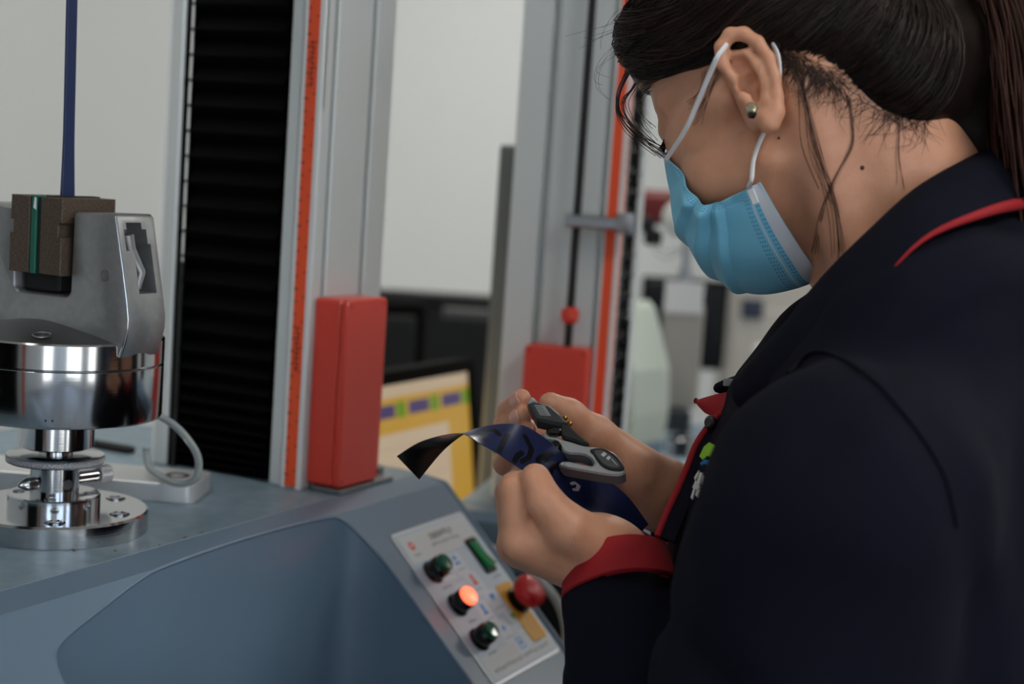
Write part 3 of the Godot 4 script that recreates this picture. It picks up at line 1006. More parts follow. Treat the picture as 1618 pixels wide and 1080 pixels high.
func build_fork(t: Node3D) -> void:
	# outline across the fork (z to the right, y up), then the machined window in the right prong
	var o := PackedVector2Array([Vector2(-0.0262, 0.2265), Vector2(-0.0270, 0.2282), Vector2(-0.0290, 0.2290), Vector2(-0.0610, 0.2303), Vector2(-0.0640, 0.2280), Vector2(-0.0700, 0.2000), Vector2(-0.0760, 0.1720), Vector2(-0.0782, 0.1600), Vector2(-0.0780, 0.1520), Vector2(-0.0755, 0.1420), Vector2(-0.0722, 0.1330), Vector2(-0.040, 0.131), Vector2(0.040, 0.131), Vector2(0.0722, 0.1330), Vector2(0.0755, 0.1420), Vector2(0.0780, 0.1520), Vector2(0.0782, 0.1600), Vector2(0.0760, 0.1720), Vector2(0.0700, 0.2000), Vector2(0.0640, 0.2280), Vector2(0.0610, 0.2303), Vector2(0.0290, 0.2290), Vector2(0.0270, 0.2282), Vector2(0.0262, 0.2265), Vector2(0.0255, 0.1740), Vector2(0.0235, 0.1712), Vector2(0.0215, 0.1705), Vector2(-0.0215, 0.1700), Vector2(-0.0240, 0.1708), Vector2(-0.0255, 0.1740)])
	var g := Geo.new()
	g.prism(o, 0.040, 0.0016, Transform3D(Basis(Vector3(0, 0, 1), Vector3(0, 1, 0), Vector3(-1, 0, 0)), Vector3(0.02, 0, 0)))
	var csg := CSGCombiner3D.new()
	csg.name = "fork"
	csg.set_meta("label", "grey milled fork head")
	var body := CSGMesh3D.new()
	body.name = "prongs"
	body.mesh = weld(g)
	body.material = M.cast_grey
	csg.add_child(body)
	for s in [1.0, -1.0]:
		for w in [[-0.0140, 0.0090, 0.2055, 0.2200], [-0.0110, 0.0045, 0.2190, 0.2245], [-0.0060, 0.0120, 0.1765, 0.2100]]:
			var c := CSGBox3D.new()
			c.name = "window_cut"
			c.operation = CSGShape3D.OPERATION_SUBTRACTION
			c.size = Vector3(w[1] - w[0], w[3] - w[2], 0.034)
			c.position = Vector3((w[0] + w[1]) / 2, (w[2] + w[3]) / 2, s * 0.065)
			c.material = M.cast_grey
			csg.add_child(c, true)
	t.add_child(csg)
	# the bright chamfer that runs down the front edge of the right prong
	for s2 in [1.0, -1.0]:
		var bead := []
		for q in [Vector2(0.0636, 0.2285), Vector2(0.0700, 0.2000), Vector2(0.0760, 0.1720), Vector2(0.0780, 0.1600), Vector2(0.0778, 0.1520), Vector2(0.0753, 0.1420), Vector2(0.0722, 0.1335)]:
			bead.append(Vector3(-0.0192, q.y, s2 * (q.x - 0.0009)))
		var bg := Geo.new()
		bg.tube(bead, 0.0011, 10)
		part("chamfer", bg, M.steel, t)
	# wedge linkage seen through the window
	var lk := Geo.new()
	lk.tube([Vector3(-0.006, 0.216, 0.062), Vector3(-0.004, 0.206, 0.063), Vector3(0.0045, 0.190, 0.066), Vector3(0.0, 0.179, 0.067)], [0.0048, 0.0045, 0.0040, 0.003], 12)
	part("wedge_link", lk, M.cast_grey, t)
	var lk2 := Geo.new()
	lk2.box(Vector3(0.005, 0.186, 0.056), Vector3(0.011, 0.022, 0.012), 0.001, Basis(Vector3(1, 0, 0), 0.5))
	part("wedge_link", lk2, M.steel_soft, t)
	var pin := Geo.new()
	pin.lathe(Vector3(-0.0200, 0.1880, 0.0563), [Vector2(0.0040, 0.0), Vector2(0.0040, 0.0006), Vector2(0.0032, 0.0009), Vector2(0.0030, 0.0004), Vector2(0, 0.0006)], 28, frame_of(Vector3(-1, 0, 0)))
	part("dowel_pin", pin, M.steel_dark, t)
	# dark slider under the jaws
	part("slider", bx(Vector3(0.004, 0.1778, -0.0075), Vector3(0.034, 0.0140, 0.0340), 0.002), M.rubber, t)


func weld(g: Geo) -> ArrayMesh:
	var st := SurfaceTool.new()
	st.begin(Mesh.PRIMITIVE_TRIANGLES)
	for p in g.v:
		st.add_vertex(p.snapped(Vector3(0.000001, 0.000001, 0.000001)))
	st.index()
	st.generate_normals()
	return st.commit()


func build_jaws(t: Node3D) -> void:
	# two wedge jaws with side slots, facing each other across the specimen
	var y0 := 0.1845
	var y1 := 0.2378
	var d := 0.054
	var tr := Transform3D(Basis(Vector3(0, 0, 1), Vector3(0, 1, 0), Vector3(-1, 0, 0)), Vector3(0.027, 0, 0))
	var left := PackedVector2Array([Vector2(-0.0245, y0), Vector2(-0.0066, y0), Vector2(-0.0066, y1), Vector2(-0.0240, y1), Vector2(-0.0243, y1 - 0.0168), Vector2(-0.0215, y1 - 0.0168), Vector2(-0.0215, y1 - 0.0262), Vector2(-0.0245, y1 - 0.0262)])
	var g := Geo.new()
	g.prism(left, d, 0.0005, tr)
	part("jaw", g, M.jaw_brown, t)
	var right := PackedVector2Array([Vector2(0.0034, y0), Vector2(0.0226, y0), Vector2(0.0226, y1 - 0.0270), Vector2(0.0196, y1 - 0.0270), Vector2(0.0196, y1 - 0.0178), Vector2(0.0226, y1 - 0.0168), Vector2(0.0226, y1), Vector2(0.0034, y1)])
	var r := Geo.new()
	r.prism(right, d, 0.0005, tr)
	part("jaw", r, M.jaw_brown, t)
	part("jaw_pad", bx(Vector3(0, (y0 + y1) / 2 + 0.0002, -0.0028), Vector3(d + 0.0006, y1 - y0 + 0.0006, 0.0050), 0.0004), M.green_pad, t, Vector3.ZERO, "green jaw lining")
	var k := Geo.new()
	k.box(Vector3(0, (y0 + y1) / 2, -0.0060), Vector3(d - 0.002, y1 - y0 - 0.001, 0.0014), 0.0002)
	k.box(Vector3(0, (y0 + y1) / 2, 0.0020), Vector3(d - 0.002, y1 - y0 - 0.001, 0.0032), 0.0002)
	part("jaw_face", k, M.black, t)
	var chip := Geo.new()
	chip.prism(PackedVector2Array([Vector2(-0.0030, 0.2300), Vector2(-0.0006, 0.2285), Vector2(-0.0007, 0.2365), Vector2(-0.0022, 0.2372)]), 0.0004, 0.0, Transform3D(tr.basis, Vector3(-0.0272, 0, 0)))
	part("chipped_spot", chip, M.paper, t)
	part("jaw_serration", bx(Vector3(0.002, y1 + 0.0004, 0.0060), Vector3(0.046, 0.0010, 0.0080), 0.0002), M.rubber, t)


func build_specimen() -> void:
	# dumb-bell strip clamped on edge in the jaws
	var p := PackedVector2Array()
	var q := []
	for k in 12:
		var f := k / 11.0
		q.append([0.0049 + 0.0027 * (1.0 - smoothstep(0.0, 1.0, f)), 0.200 + 0.09 * f])
	for e in q:
		p.append(Vector2(-e[0], e[1]))
	for e in [[0.0047, 0.44], [0.0050, 0.50], [0.0075, 0.56], [0.0075, 0.58]]:
		p.append(Vector2(-e[0], e[1]))
	p.append(Vector2(0.0075, 0.58)); p.append(Vector2(0.0075, 0.56)); p.append(Vector2(0.0050, 0.50)); p.append(Vector2(0.0047, 0.44))
	q.reverse()
	for e in q:
		p.append(Vector2(e[0], e[1]))
	var g := Geo.new()
	# leans a little so that it runs true to the upper grip
	var tr := Transform3D(Basis(Vector3(1, 0, 0), Vector3(-0.02, 1, 0), Vector3(0, 0, 1)), Vector3(0.0062, 0, -0.0004))
	g.prism(p, 0.0022, 0.0003, tr)
	var o := part("test_strip", g, M.film_blue, self, SPINDLE)
	tag(o, "dark blue dumb-bell test strip standing upright in the brown jaws of the grip", "test strip")


func build_bench_things() -> void:
	# flat aluminium bar bolted across the bed behind the grip
	var a := Vector3(-0.41, 0, -0.912).normalized()
	var b := Vector3(0.912, 0, -0.41).normalized()
	var corner := SPINDLE + Vector3(0.128, 0, 0.0252)
	var length := 0.36
	var wide := 0.062
	var t := thing("aluminium_bar", "flat aluminium bar lying on the bed behind the round spindle", "metal bar", corner)
	var g := Geo.new()
	g.prism(bar_outline(length, wide, 0.008), 0.0152, 0.0007, Transform3D(Basis(a, b, Vector3.UP), Vector3.ZERO), true)
	part("bar", g, M.aluminium, t)
	for q in [[0.022, 0.034, 0.010], [0.098, 0.036, 0.008], [0.20, 0.036, 0.008], [0.30, 0.036, 0.008]]:
		var h := Geo.new()
		h.lathe(a * q[0] + b * q[1] + Vector3(0, 0.0152, 0), [Vector2(q[2], 0.0001), Vector2(q[2] * 0.9, 0.0006), Vector2(q[2] * 0.72, 0.0001), Vector2(q[2] * 0.4, -0.0001), Vector2(0, -0.0001)], 26)
		part("bolt_hole", h, M.steel_dark, t)
	# loop of clear hose
	var pts := []
	var raw := [Vector3(0.050, 0.082, -0.006), Vector3(0.0745, 0.0815, 0.008), Vector3(0.0864, 0.0754, 0.0199), Vector3(0.0934, 0.0647, 0.0366), Vector3(0.0985, 0.0464, 0.0500), Vector3(0.1000, 0.0290, 0.0480), Vector3(0.1060, 0.0205, 0.0290), Vector3(0.1170, 0.0195, 0.0040), Vector3(0.1280, 0.0225, -0.0190), Vector3(0.1365, 0.0290, -0.0300), Vector3(0.1385, 0.0370, -0.0320)]
	for i in raw.size() - 1:
		for k in 6:
			pts.append(raw[i].cubic_interpolate(raw[i + 1], raw[maxi(i - 1, 0)], raw[mini(i + 2, raw.size() - 1)], k / 6.0))
	var hose := Geo.new()
	hose.tube(pts, 0.0029, 14)
	tag(part("clear_hose", hose, M.hose, self, SPINDLE), "loop of clear plastic hose hanging beside the drum above the aluminium bar", "hose")
	var pad := Geo.new()
	pad.prism(rounded(0.012, 0.060, 0.005, 4), 0.006, 0.0015, Transform3D(Basis(Vector3(1, 0, 0), Vector3(0, 0, -1), Vector3(0, 1, 0)), Vector3.ZERO), true)
	tag(part("rubber_pad", pad, M.rubber, self, SPINDLE + Vector3(0.254, 0.0, -0.172)), "small black rubber pad lying at the back of the bed", "pad")
	# flaked paint along the front of the bed
	var chips := thing("paint_chips", "rusty flakes in the paint along the front of the bed", "paint chips", SPINDLE)
	var rust := mat("rust", lin(104, 74, 52), 0.8)
	var crumbs := RandomNumberGenerator.new()
	crumbs.seed = 3
	for q in [[-0.0215, 0.0760, 0.0012], [0.0400, 0.0870, 0.0035], [0.0600, 0.0868, 0.0030], [-0.0400, 0.0560, 0.0012], [0.0110, 0.0880, 0.0010]]:
		var o := PackedVector2Array()
		for k in 7:
			var f := TAU * k / 7.0
			o.append(Vector2(cos(f) * q[2], sin(f) * 0.0010) * crumbs.randf_range(0.6, 1.2))
		var cg0 := Geo.new()
		cg0.prism(o, 0.00025, 0.0, Transform3D(Basis(Vector3(1, 0, 0), Vector3(0, 0, -1), Vector3(0, 1, 0)), Vector3(q[0], 0.0, q[1])))
		part("flake", cg0, rust, chips)
	# white cable looping past the control panel
	var cab := []
	for q in [Vector3(0.372, -0.052, 0.075), Vector3(0.402, -0.058, 0.110), Vector3(0.424, -0.078, 0.165), Vector3(0.428, -0.105, 0.205), Vector3(0.418, -0.135, 0.225), Vector3(0.400, -0.1650, 0.228)]:
		cab.append(q)
	var cg := Geo.new()
	cg.tube(smooth(cab, 6), 0.0042, 10)
	cg.tube(smooth(cab.map(func(p): return p + Vector3(0.012, -0.004, -0.004)), 6), 0.0030, 10)
	tag(part("cable", cg, M.cable_grey, self, SPINDLE), "pale grey cable curving behind the control panel beside the hand", "cable")
	# black bench that carries the tester
	var bench := thing("bench", "black steel bench under the testing machine", "bench", Vector3(SPINDLE.x, 0, SPINDLE.z))
	part("bench_top", bx(Vector3(0, 0.945, 0.0), Vector3(0.74, 0.05, 0.58), 0.004), M.black, bench)
	for x in [-0.34, 0.34]:
		for z in [-0.25, 0.25]:
			part("leg", bx(Vector3(x, 0.46, z), Vector3(0.05, 0.92, 0.05), 0.003), M.black, bench)


func bar_outline(l: float, w: float, r: float) -> PackedVector2Array:
	var p := rounded(l, w, r, 5)
	for i in p.size():
		p[i] += Vector2(l / 2, w / 2)
	return p


func smooth(raw: Array, k: int) -> Array:
	var out := []
	for i in raw.size() - 1:
		for j in k:
			out.append(raw[i].cubic_interpolate(raw[i + 1], raw[maxi(i - 1, 0)], raw[mini(i + 2, raw.size() - 1)], float(j) / k))
	out.append(raw[-1])
	return out


# ---------------------------------------------------------------- bodies: smooth union of tapered capsules, meshed with surface nets
class Field:
	var prims := []
	var wobble: FastNoiseLite
	var wobble_amp := 0.0
	var cuts := []        # half-spaces whose common part is taken away
	var folds := []       # [point, direction, width, depth] soft creases pressed into the surface

	func cap(a: Vector3, b: Vector3, ra: float, rb: float, k := 0.004) -> void:
		prims.append([0, a, b, ra, rb, k, (a + b) * 0.5, (a - b).length() * 0.5 + maxf(ra, rb)])

	func ball(a: Vector3, r: float, k := 0.004) -> void:
		prims.append([0, a, a + Vector3(0, 1e-5, 0), r, r, k, a, r])

	func chain(p: Array, r: Array, k := 0.003) -> void:
		for i in p.size() - 1:
			cap(p[i], p[i + 1], r[i], r[i + 1], k)

	func egg(c: Vector3, r: Vector3, k := 0.01, t := Basis.IDENTITY) -> void:
		prims.append([1, c, r, t.inverse(), 0.0, k, c, maxf(r.x, maxf(r.y, r.z))])

	func hollow(c: Vector3, r: float, k := 0.003) -> void:
		prims.append([2, c, c, r, r, k, c, r])

	func near(c: Vector3, r: float) -> Array:
		var out := []
		for q in prims:
			if c.distance_to(q[6]) - q[7] - q[5] < r:
				out.append(q)
		return out

	func at(p: Vector3, list: Array) -> float:
		var d := 1.0
		for q in list:
			var e: float
			if q[0] == 0:
				var ba: Vector3 = q[2] - q[1]
				var pa: Vector3 = p - q[1]
				var h := clampf(pa.dot(ba) / ba.dot(ba), 0.0, 1.0)
				e = (pa - ba * h).length() - lerpf(q[3], q[4], h)
			elif q[0] == 1:
				var v: Vector3 = q[3] * (p - q[1])
				var r: Vector3 = q[2]
				var k0 := (v / r).length()
				var k1 := (v / (r * r)).length()
				e = k0 * (k0 - 1.0) / maxf(k1, 1e-6)
			else:
				e = q[3] - (p - q[1]).length()
				var ks: float = q[5]
				var hs := clampf(0.5 - 0.5 * (d - e) / ks, 0.0, 1.0)
				d = lerpf(d, e, hs) + ks * hs * (1.0 - hs)
				continue
			var k: float = q[5]
			var hh := clampf(0.5 + 0.5 * (d - e) / k, 0.0, 1.0)
			d = lerpf(d, e, hh) - k * hh * (1.0 - hh)
		if not cuts.is_empty():
			var most := -1.0
			for c in cuts:
				most = maxf(most, (p - c[0]).dot(c[1]))
			d = maxf(d, -most)
		for f in folds:
			var w: Vector3 = p - f[0]
			var along: float = w.dot(f[2])
			if absf(along) < f[5]:
				var across: float = w.dot(f[1]) + f[6] * along * along
				var s: float = across / f[3]
				if absf(s) < 3.0:
					d += f[4] * exp(-s * s) * (1.0 - pow(absf(along) / f[5], 2.0))
		if wobble:
			d += wobble.get_noise_3dv(p) * wobble_amp
		return d

	func mesh_into(g: Geo, lo: Vector3, hi: Vector3, cell: float) -> void:
		var nx := int((hi.x - lo.x) / cell) + 2
		var ny := int((hi.y - lo.y) / cell) + 2
		var nz := int((hi.z - lo.z) / cell) + 2
		var val := PackedFloat32Array()
		val.resize(nx * ny * nz)
		val.fill(9.0)
		var live := []
		var bs := 6
		var br := cell * bs * 0.5 * 1.7321
		for bz in range(0, nz - 1, bs):
			for by in range(0, ny - 1, bs):
				for bx_ in range(0, nx - 1, bs):
					var c := lo + (Vector3(bx_, by, bz) + Vector3.ONE * bs * 0.5) * cell
					var list := near(c, br * 1.15)
					if list.is_empty():
						continue
					if absf(at(c, near(c, br * 2.4))) > br * 1.35 + wobble_amp * 2.0:
						continue
					live.append(Vector3i(bx_, by, bz))
					for z in range(bz, mini(bz + bs + 1, nz)):
						for y in range(by, mini(by + bs + 1, ny)):
							var base := (z * ny + y) * nx
							for x in range(bx_, mini(bx_ + bs + 1, nx)):
								if val[base + x] == 9.0:
									val[base + x] = at(lo + Vector3(x, y, z) * cell, list)
		var index := PackedInt32Array()
		index.resize(nx * ny * nz)
		index.fill(-1)
		var pts := PackedVector3Array()
		var off := [0, 1, nx, nx + 1, nx * ny, nx * ny + 1, nx * ny + nx, nx * ny + nx + 1]
		var corner := [Vector3(0, 0, 0), Vector3(1, 0, 0), Vector3(0, 1, 0), Vector3(1, 1, 0), Vector3(0, 0, 1), Vector3(1, 0, 1), Vector3(0, 1, 1), Vector3(1, 1, 1)]
		var edges := [[0, 1], [2, 3], [4, 5], [6, 7], [0, 2], [1, 3], [4, 6], [5, 7], [0, 4], [1, 5], [2, 6], [3, 7]]
		var cells := PackedInt32Array()
		for b in live:
			for z in range(b.z, mini(b.z + bs, nz - 1)):
				for y in range(b.y, mini(b.y + bs, ny - 1)):
					for x in range(b.x, mini(b.x + bs, nx - 1)):
						var i := (z * ny + y) * nx + x
						var mask := 0
						var bad := false
						for k in 8:
							var v0 := val[i + off[k]]
							if v0 == 9.0:
								bad = true
								break
							if v0 < 0.0:
								mask |= 1 << k
						if bad or mask == 0 or mask == 255:
							continue
						var sum := Vector3.ZERO
						var cnt := 0
						for e in edges:
							var a: int = e[0]
							var d: int = e[1]
							if ((mask >> a) & 1) != ((mask >> d) & 1):
								var va := val[i + off[a]]
								var vb := val[i + off[d]]
								sum += (corner[a] as Vector3).lerp(corner[d], va / (va - vb))
								cnt += 1
						index[i] = pts.size()
						pts.append(lo + (Vector3(x, y, z) + sum / cnt) * cell)
						cells.append(i)
		var nrm := PackedVector3Array()
		nrm.resize(pts.size())
		var quads := PackedInt32Array()
		var steps := [1, nx, nx * ny]
		for n0 in cells.size():
			var i := cells[n0]
			for ax in 3:
				var s0 := val[i]
				var s1 := val[i + steps[ax]]
				if (s0 < 0.0) == (s1 < 0.0) or s1 == 9.0:
					continue
				var p: int = steps[(ax + 1) % 3]
				var q: int = steps[(ax + 2) % 3]
				if i - p - q < 0:
					continue
				var a := index[i]
				var b := index[i - p]
				var c := index[i - p - q]
				var d := index[i - q]
				if a < 0 or b < 0 or c < 0 or d < 0:
					continue
				var fn := (pts[c] - pts[a]).cross(pts[d] - pts[b])
				var out := Vector3.ZERO
				out[ax] = 1.0 if s0 < 0.0 else -1.0
				if fn.dot(out) < 0.0:
					fn = -fn
				for e in [a, b, c, d]:
					nrm[e] += fn
					quads.append(e)
		for i in nrm.size():
			nrm[i] = nrm[i].normalized()
		for i in range(0, quads.size(), 4):
			var a := quads[i]
			var b := quads[i + 1]
			var c := quads[i + 2]
			var d := quads[i + 3]
			g.tri(pts[a], pts[b], pts[c], nrm[a], nrm[b], nrm[c])
			g.tri(pts[a], pts[c], pts[d], nrm[a], nrm[c], nrm[d])


# ---------------------------------------------------------------- the operator
# Her frame stands level on the floor, x to the photographer's right, z towards the photographer.
const FOOT := Vector3(0.26, 0.0, -1.02)
const HEAD := Vector3(0.1683, 1.4769, -1.0268)
var head_l := Vector3(-0.5622, 0.0184, 0.8268)
var head_u := Vector3(-0.3980, 0.8703, -0.2900)
var head_f := Vector3(-0.7249, -0.4921, -0.4820)
var person: Node3D


# a point of the head: a to her left, b up, c forward, millimetres from between the ears
func hd(a: float, b: float, c: float) -> Vector3:
	return HEAD - FOOT + (head_l * a + head_u * b + head_f * c) * 0.00094


func bd(x: float, y: float, z: float) -> Vector3:
	return Vector3(x, y, z) - FOOT


func build_person() -> void:
	var at := Vector3(FOOT.x * sin(deg_to_rad(YAW)) - FOOT.z * cos(deg_to_rad(YAW)), 0, FOOT.x * cos(deg_to_rad(YAW)) + FOOT.z * sin(deg_to_rad(YAW)))
	person = thing("person", "woman in navy jacket and blue face mask, looking down at the strip she holds", "person", at)
	person.basis = Basis(Vector3(sin(deg_to_rad(YAW)), 0, cos(deg_to_rad(YAW))), Vector3.UP, Vector3(-cos(deg_to_rad(YAW)), 0, sin(deg_to_rad(YAW))))
	var skin := mat("skin", lin(214, 160, 132), 0.46)
	mottle(skin, 61, 7.0, lin(206, 147, 115), lin(212, 154, 123), 0.03)
	skin.heightmap_enabled = true
	skin.heightmap_texture = noise_tex(62, 0.22, 512)
	skin.heightmap_scale = 0.02
	skin.subsurf_scatter_enabled = true
	skin.subsurf_scatter_strength = 0.12
	var g := Geo.new()
	head_shape(g)
	left_hand(g)
	right_hand(g)
	trunk(g)
	part("body", g, skin, person)
	jacket()
	hair()
	face_mask()
	small_parts()


func head_shape(g: Geo) -> void:
	var f := Field.new()
	var hb := Basis(head_l, head_u, head_f)
	var s := 0.00094
	f.egg(hd(0, 45, -8), Vector3(72, 82, 92) * s, 0.01, hb)
	f.egg(hd(0, 46, 32), Vector3(62, 56, 54) * s, 0.02, hb)
	f.egg(hd(0, -18, 36), Vector3(58, 70, 50) * s, 0.015, hb)
	f.cap(hd(34, -6, 66), hd(62, 2, 22), 0.0165, 0.013, 0.016)
	f.cap(hd(-34, -6, 66), hd(-62, 2, 22), 0.0165, 0.013, 0.016)
	f.ball(hd(40, -36, 52), 0.0225, 0.018)
	f.ball(hd(-40, -36, 52), 0.0225, 0.018)
	f.cap(hd(54, -46, 8), hd(16, -88, 66), 0.0150, 0.0135, 0.018)
	f.cap(hd(-54, -46, 8), hd(-16, -88, 66), 0.0150, 0.0135, 0.018)
	f.ball(hd(0, -88, 72), 0.0145, 0.012)
	f.cap(hd(10, 27, 80), hd(44, 26, 66), 0.010, 0.009, 0.010)
	f.cap(hd(-10, 27, 80), hd(-44, 26, 66), 0.010, 0.009, 0.010)
	f.cap(hd(0, 20, 82), hd(0, -18, 92), 0.0070, 0.0105, 0.010)
	f.cap(hd(14, -52, 84), hd(-14, -52, 84), 0.010, 0.010, 0.010)
	f.hollow(hd(31, 12, 98), 0.0130, 0.008)
	f.hollow(hd(-31, 12, 98), 0.0130, 0.008)
	f.ball(hd(31, 11, 74), 0.0125, 0.003)
	f.ball(hd(-31, 11, 74), 0.0125, 0.003)
	# neck
	f.cap(hd(0, -20, -36), bd(0.290, 1.335, -1.0), 0.057, 0.058, 0.022)
	f.cap(hd(0, -62, -2), bd(0.268, 1.300, -1.01), 0.038, 0.040, 0.022)
	f.cap(hd(56, -14, -30), bd(0.235, 1.300, -0.965), 0.015, 0.012, 0.016)
	skin_field = f
	f.mesh_into(g, bd(-0.06, 1.22, -1.25), bd(0.36, 1.66, -0.86), 0.0034)
	# near ear on a fine grid of its own
	ear(g, 1.0)
	ear(g, -1.0)


func ear(g: Geo, s: float) -> void:
	var f := Field.new()
	var c := hd(71.5 * s, -4, -5)
	var n := (head_l * s * 0.90 - head_f * 0.43).normalized()
	var up := (head_u * 1.0 + head_f * 0.04).normalized()
	up = (up - n * up.dot(n)).normalized()
	var fw := up.cross(n) * s
	if fw.dot(head_f) < 0.0:
		fw = -fw
	var k := 0.00096
	var at := func(a: float, b: float, o: float) -> Vector3: return c + (fw * a * 0.88 + up * b + n * o) * k
	# bowl of the ear, set back from its rim
	f.chain([at.call(2, 22, 0), at.call(-7, 18, 2), at.call(-9, 4, 3), at.call(-5, -10, 3)], [0.0060, 0.0056, 0.0052, 0.005], 0.004)
	f.chain([at.call(2, 8, -4), at.call(0, -6, -4)], [0.009, 0.008], 0.004)
	# helix
	f.chain([at.call(5, 3, 3), at.call(11, 11, 5), at.call(14, 21, 8), at.call(10, 30, 10), at.call(1, 34.5, 11.5), at.call(-8, 31, 12.5), at.call(-14, 22, 13), at.call(-16.5, 10, 13), at.call(-15, -3, 12), at.call(-11, -14, 10), at.call(-6, -23, 8), at.call(0, -28, 7)], [0.0030, 0.0036, 0.0039, 0.0041, 0.0043, 0.0042, 0.0040, 0.0038, 0.0036, 0.0038, 0.0046, 0.0048], 0.0022)
	# antihelix and its fork, antitragus, tragus, lobe
	f.chain([at.call(5, 24, 6), at.call(-4, 19, 9), at.call(-8, 8, 10.5), at.call(-7.5, -4, 10), at.call(-3.5, -13, 8.5), at.call(2, -15, 7)], [0.0026, 0.0034, 0.0036, 0.0034, 0.0036, 0.0030], 0.0026)
	f.chain([at.call(9, -12, 4), at.call(9.5, -5, 6), at.call(9, 1, 4)], [0.0042, 0.0044, 0.0034], 0.003)
	f.chain([at.call(-5, -20, 7), at.call(2, -25, 6.5), at.call(6, -20, 4)], [0.0056, 0.0060, 0.0052], 0.004)
	f.chain([at.call(11, 14, 0), at.call(11, -22, -1)], [0.0035, 0.004], 0.005)
	f.hollow(at.call(2.5, 2, 6.0), 0.0066, 0.003)
	f.hollow(at.call(3.0, -5, 3.0), 0.0045, 0.002)
	f.hollow(at.call(3, 14, 9.5), 0.0050, 0.003)
	var cell := 0.0014 if s > 0.0 else 0.003
	f.mesh_into(g, c - Vector3.ONE * 0.048, c + Vector3.ONE * 0.048, cell)


func left_hand(g: Geo) -> void:
	var f := Field.new()
	var w := bd(0.0720, 1.1765, -0.9790)
	var mcp := [bd(0.0136, 1.1888, -0.9672), bd(0.0116, 1.1810, -0.9870), bd(0.0137, 1.1740, -1.0065), bd(0.0183, 1.1675, -1.0235)]
	# palm, wrist
	f.cap(bd(0.0950, 1.130, -0.952), w, 0.0235, 0.0235, 0.01)
	f.cap(w, mcp[0], 0.0215, 0.0128, 0.012)
	f.cap(w, mcp[1], 0.0205, 0.0128, 0.012)
	f.cap(w, mcp[2], 0.0200, 0.0120, 0.012)
	f.cap(w, mcp[3], 0.0190, 0.0110, 0.012)
	f.cap(bd(0.0600, 1.1870, -0.9760), bd(0.0290, 1.1930, -0.9720), 0.0200, 0.0145, 0.012)
	# thumb
	f.chain([bd(0.0660, 1.1860, -0.9700), bd(0.0425, 1.2020, -0.9560), bd(0.0275, 1.2165, -0.9570), bd(0.0202, 1.2290, -0.9668)], [0.0200, 0.0145, 0.0114, 0.0098], 0.0030)
	f.cap(bd(0.0425, 1.1990, -0.9580), bd(0.0235, 1.1890, -0.9700), 0.0120, 0.0095, 0.005)
	# fingers curl up behind the strip
	f.chain([mcp[0], bd(0.0072, 1.2215, -0.9722), bd(0.0170, 1.2262, -1.0020), bd(0.0190, 1.2215, -1.0240)], [0.0112, 0.0093, 0.0084, 0.0070], 0.0024)
	f.chain([mcp[1], bd(0.0053, 1.2135, -0.9915), bd(0.0190, 1.2165, -1.0137), bd(0.0320, 1.2080, -1.0230)], [0.0110, 0.0094, 0.0085, 0.0072], 0.0030)
	f.chain([mcp[2], bd(0.0082, 1.2045, -1.0126), bd(0.0215, 1.2055, -1.0307), bd(0.0325, 1.1985, -1.0370)], [0.0105, 0.0090, 0.0082, 0.0070], 0.0030)
	f.chain([mcp[3], bd(0.0139, 1.1935, -1.0315), bd(0.0245, 1.1950, -1.0436), bd(0.0335, 1.1885, -1.0510)], [0.0095, 0.0080, 0.0072, 0.0062], 0.0030)
	f.mesh_into(g, bd(-0.02, 1.12, -1.075), bd(0.125, 1.26, -0.92), 0.0021)


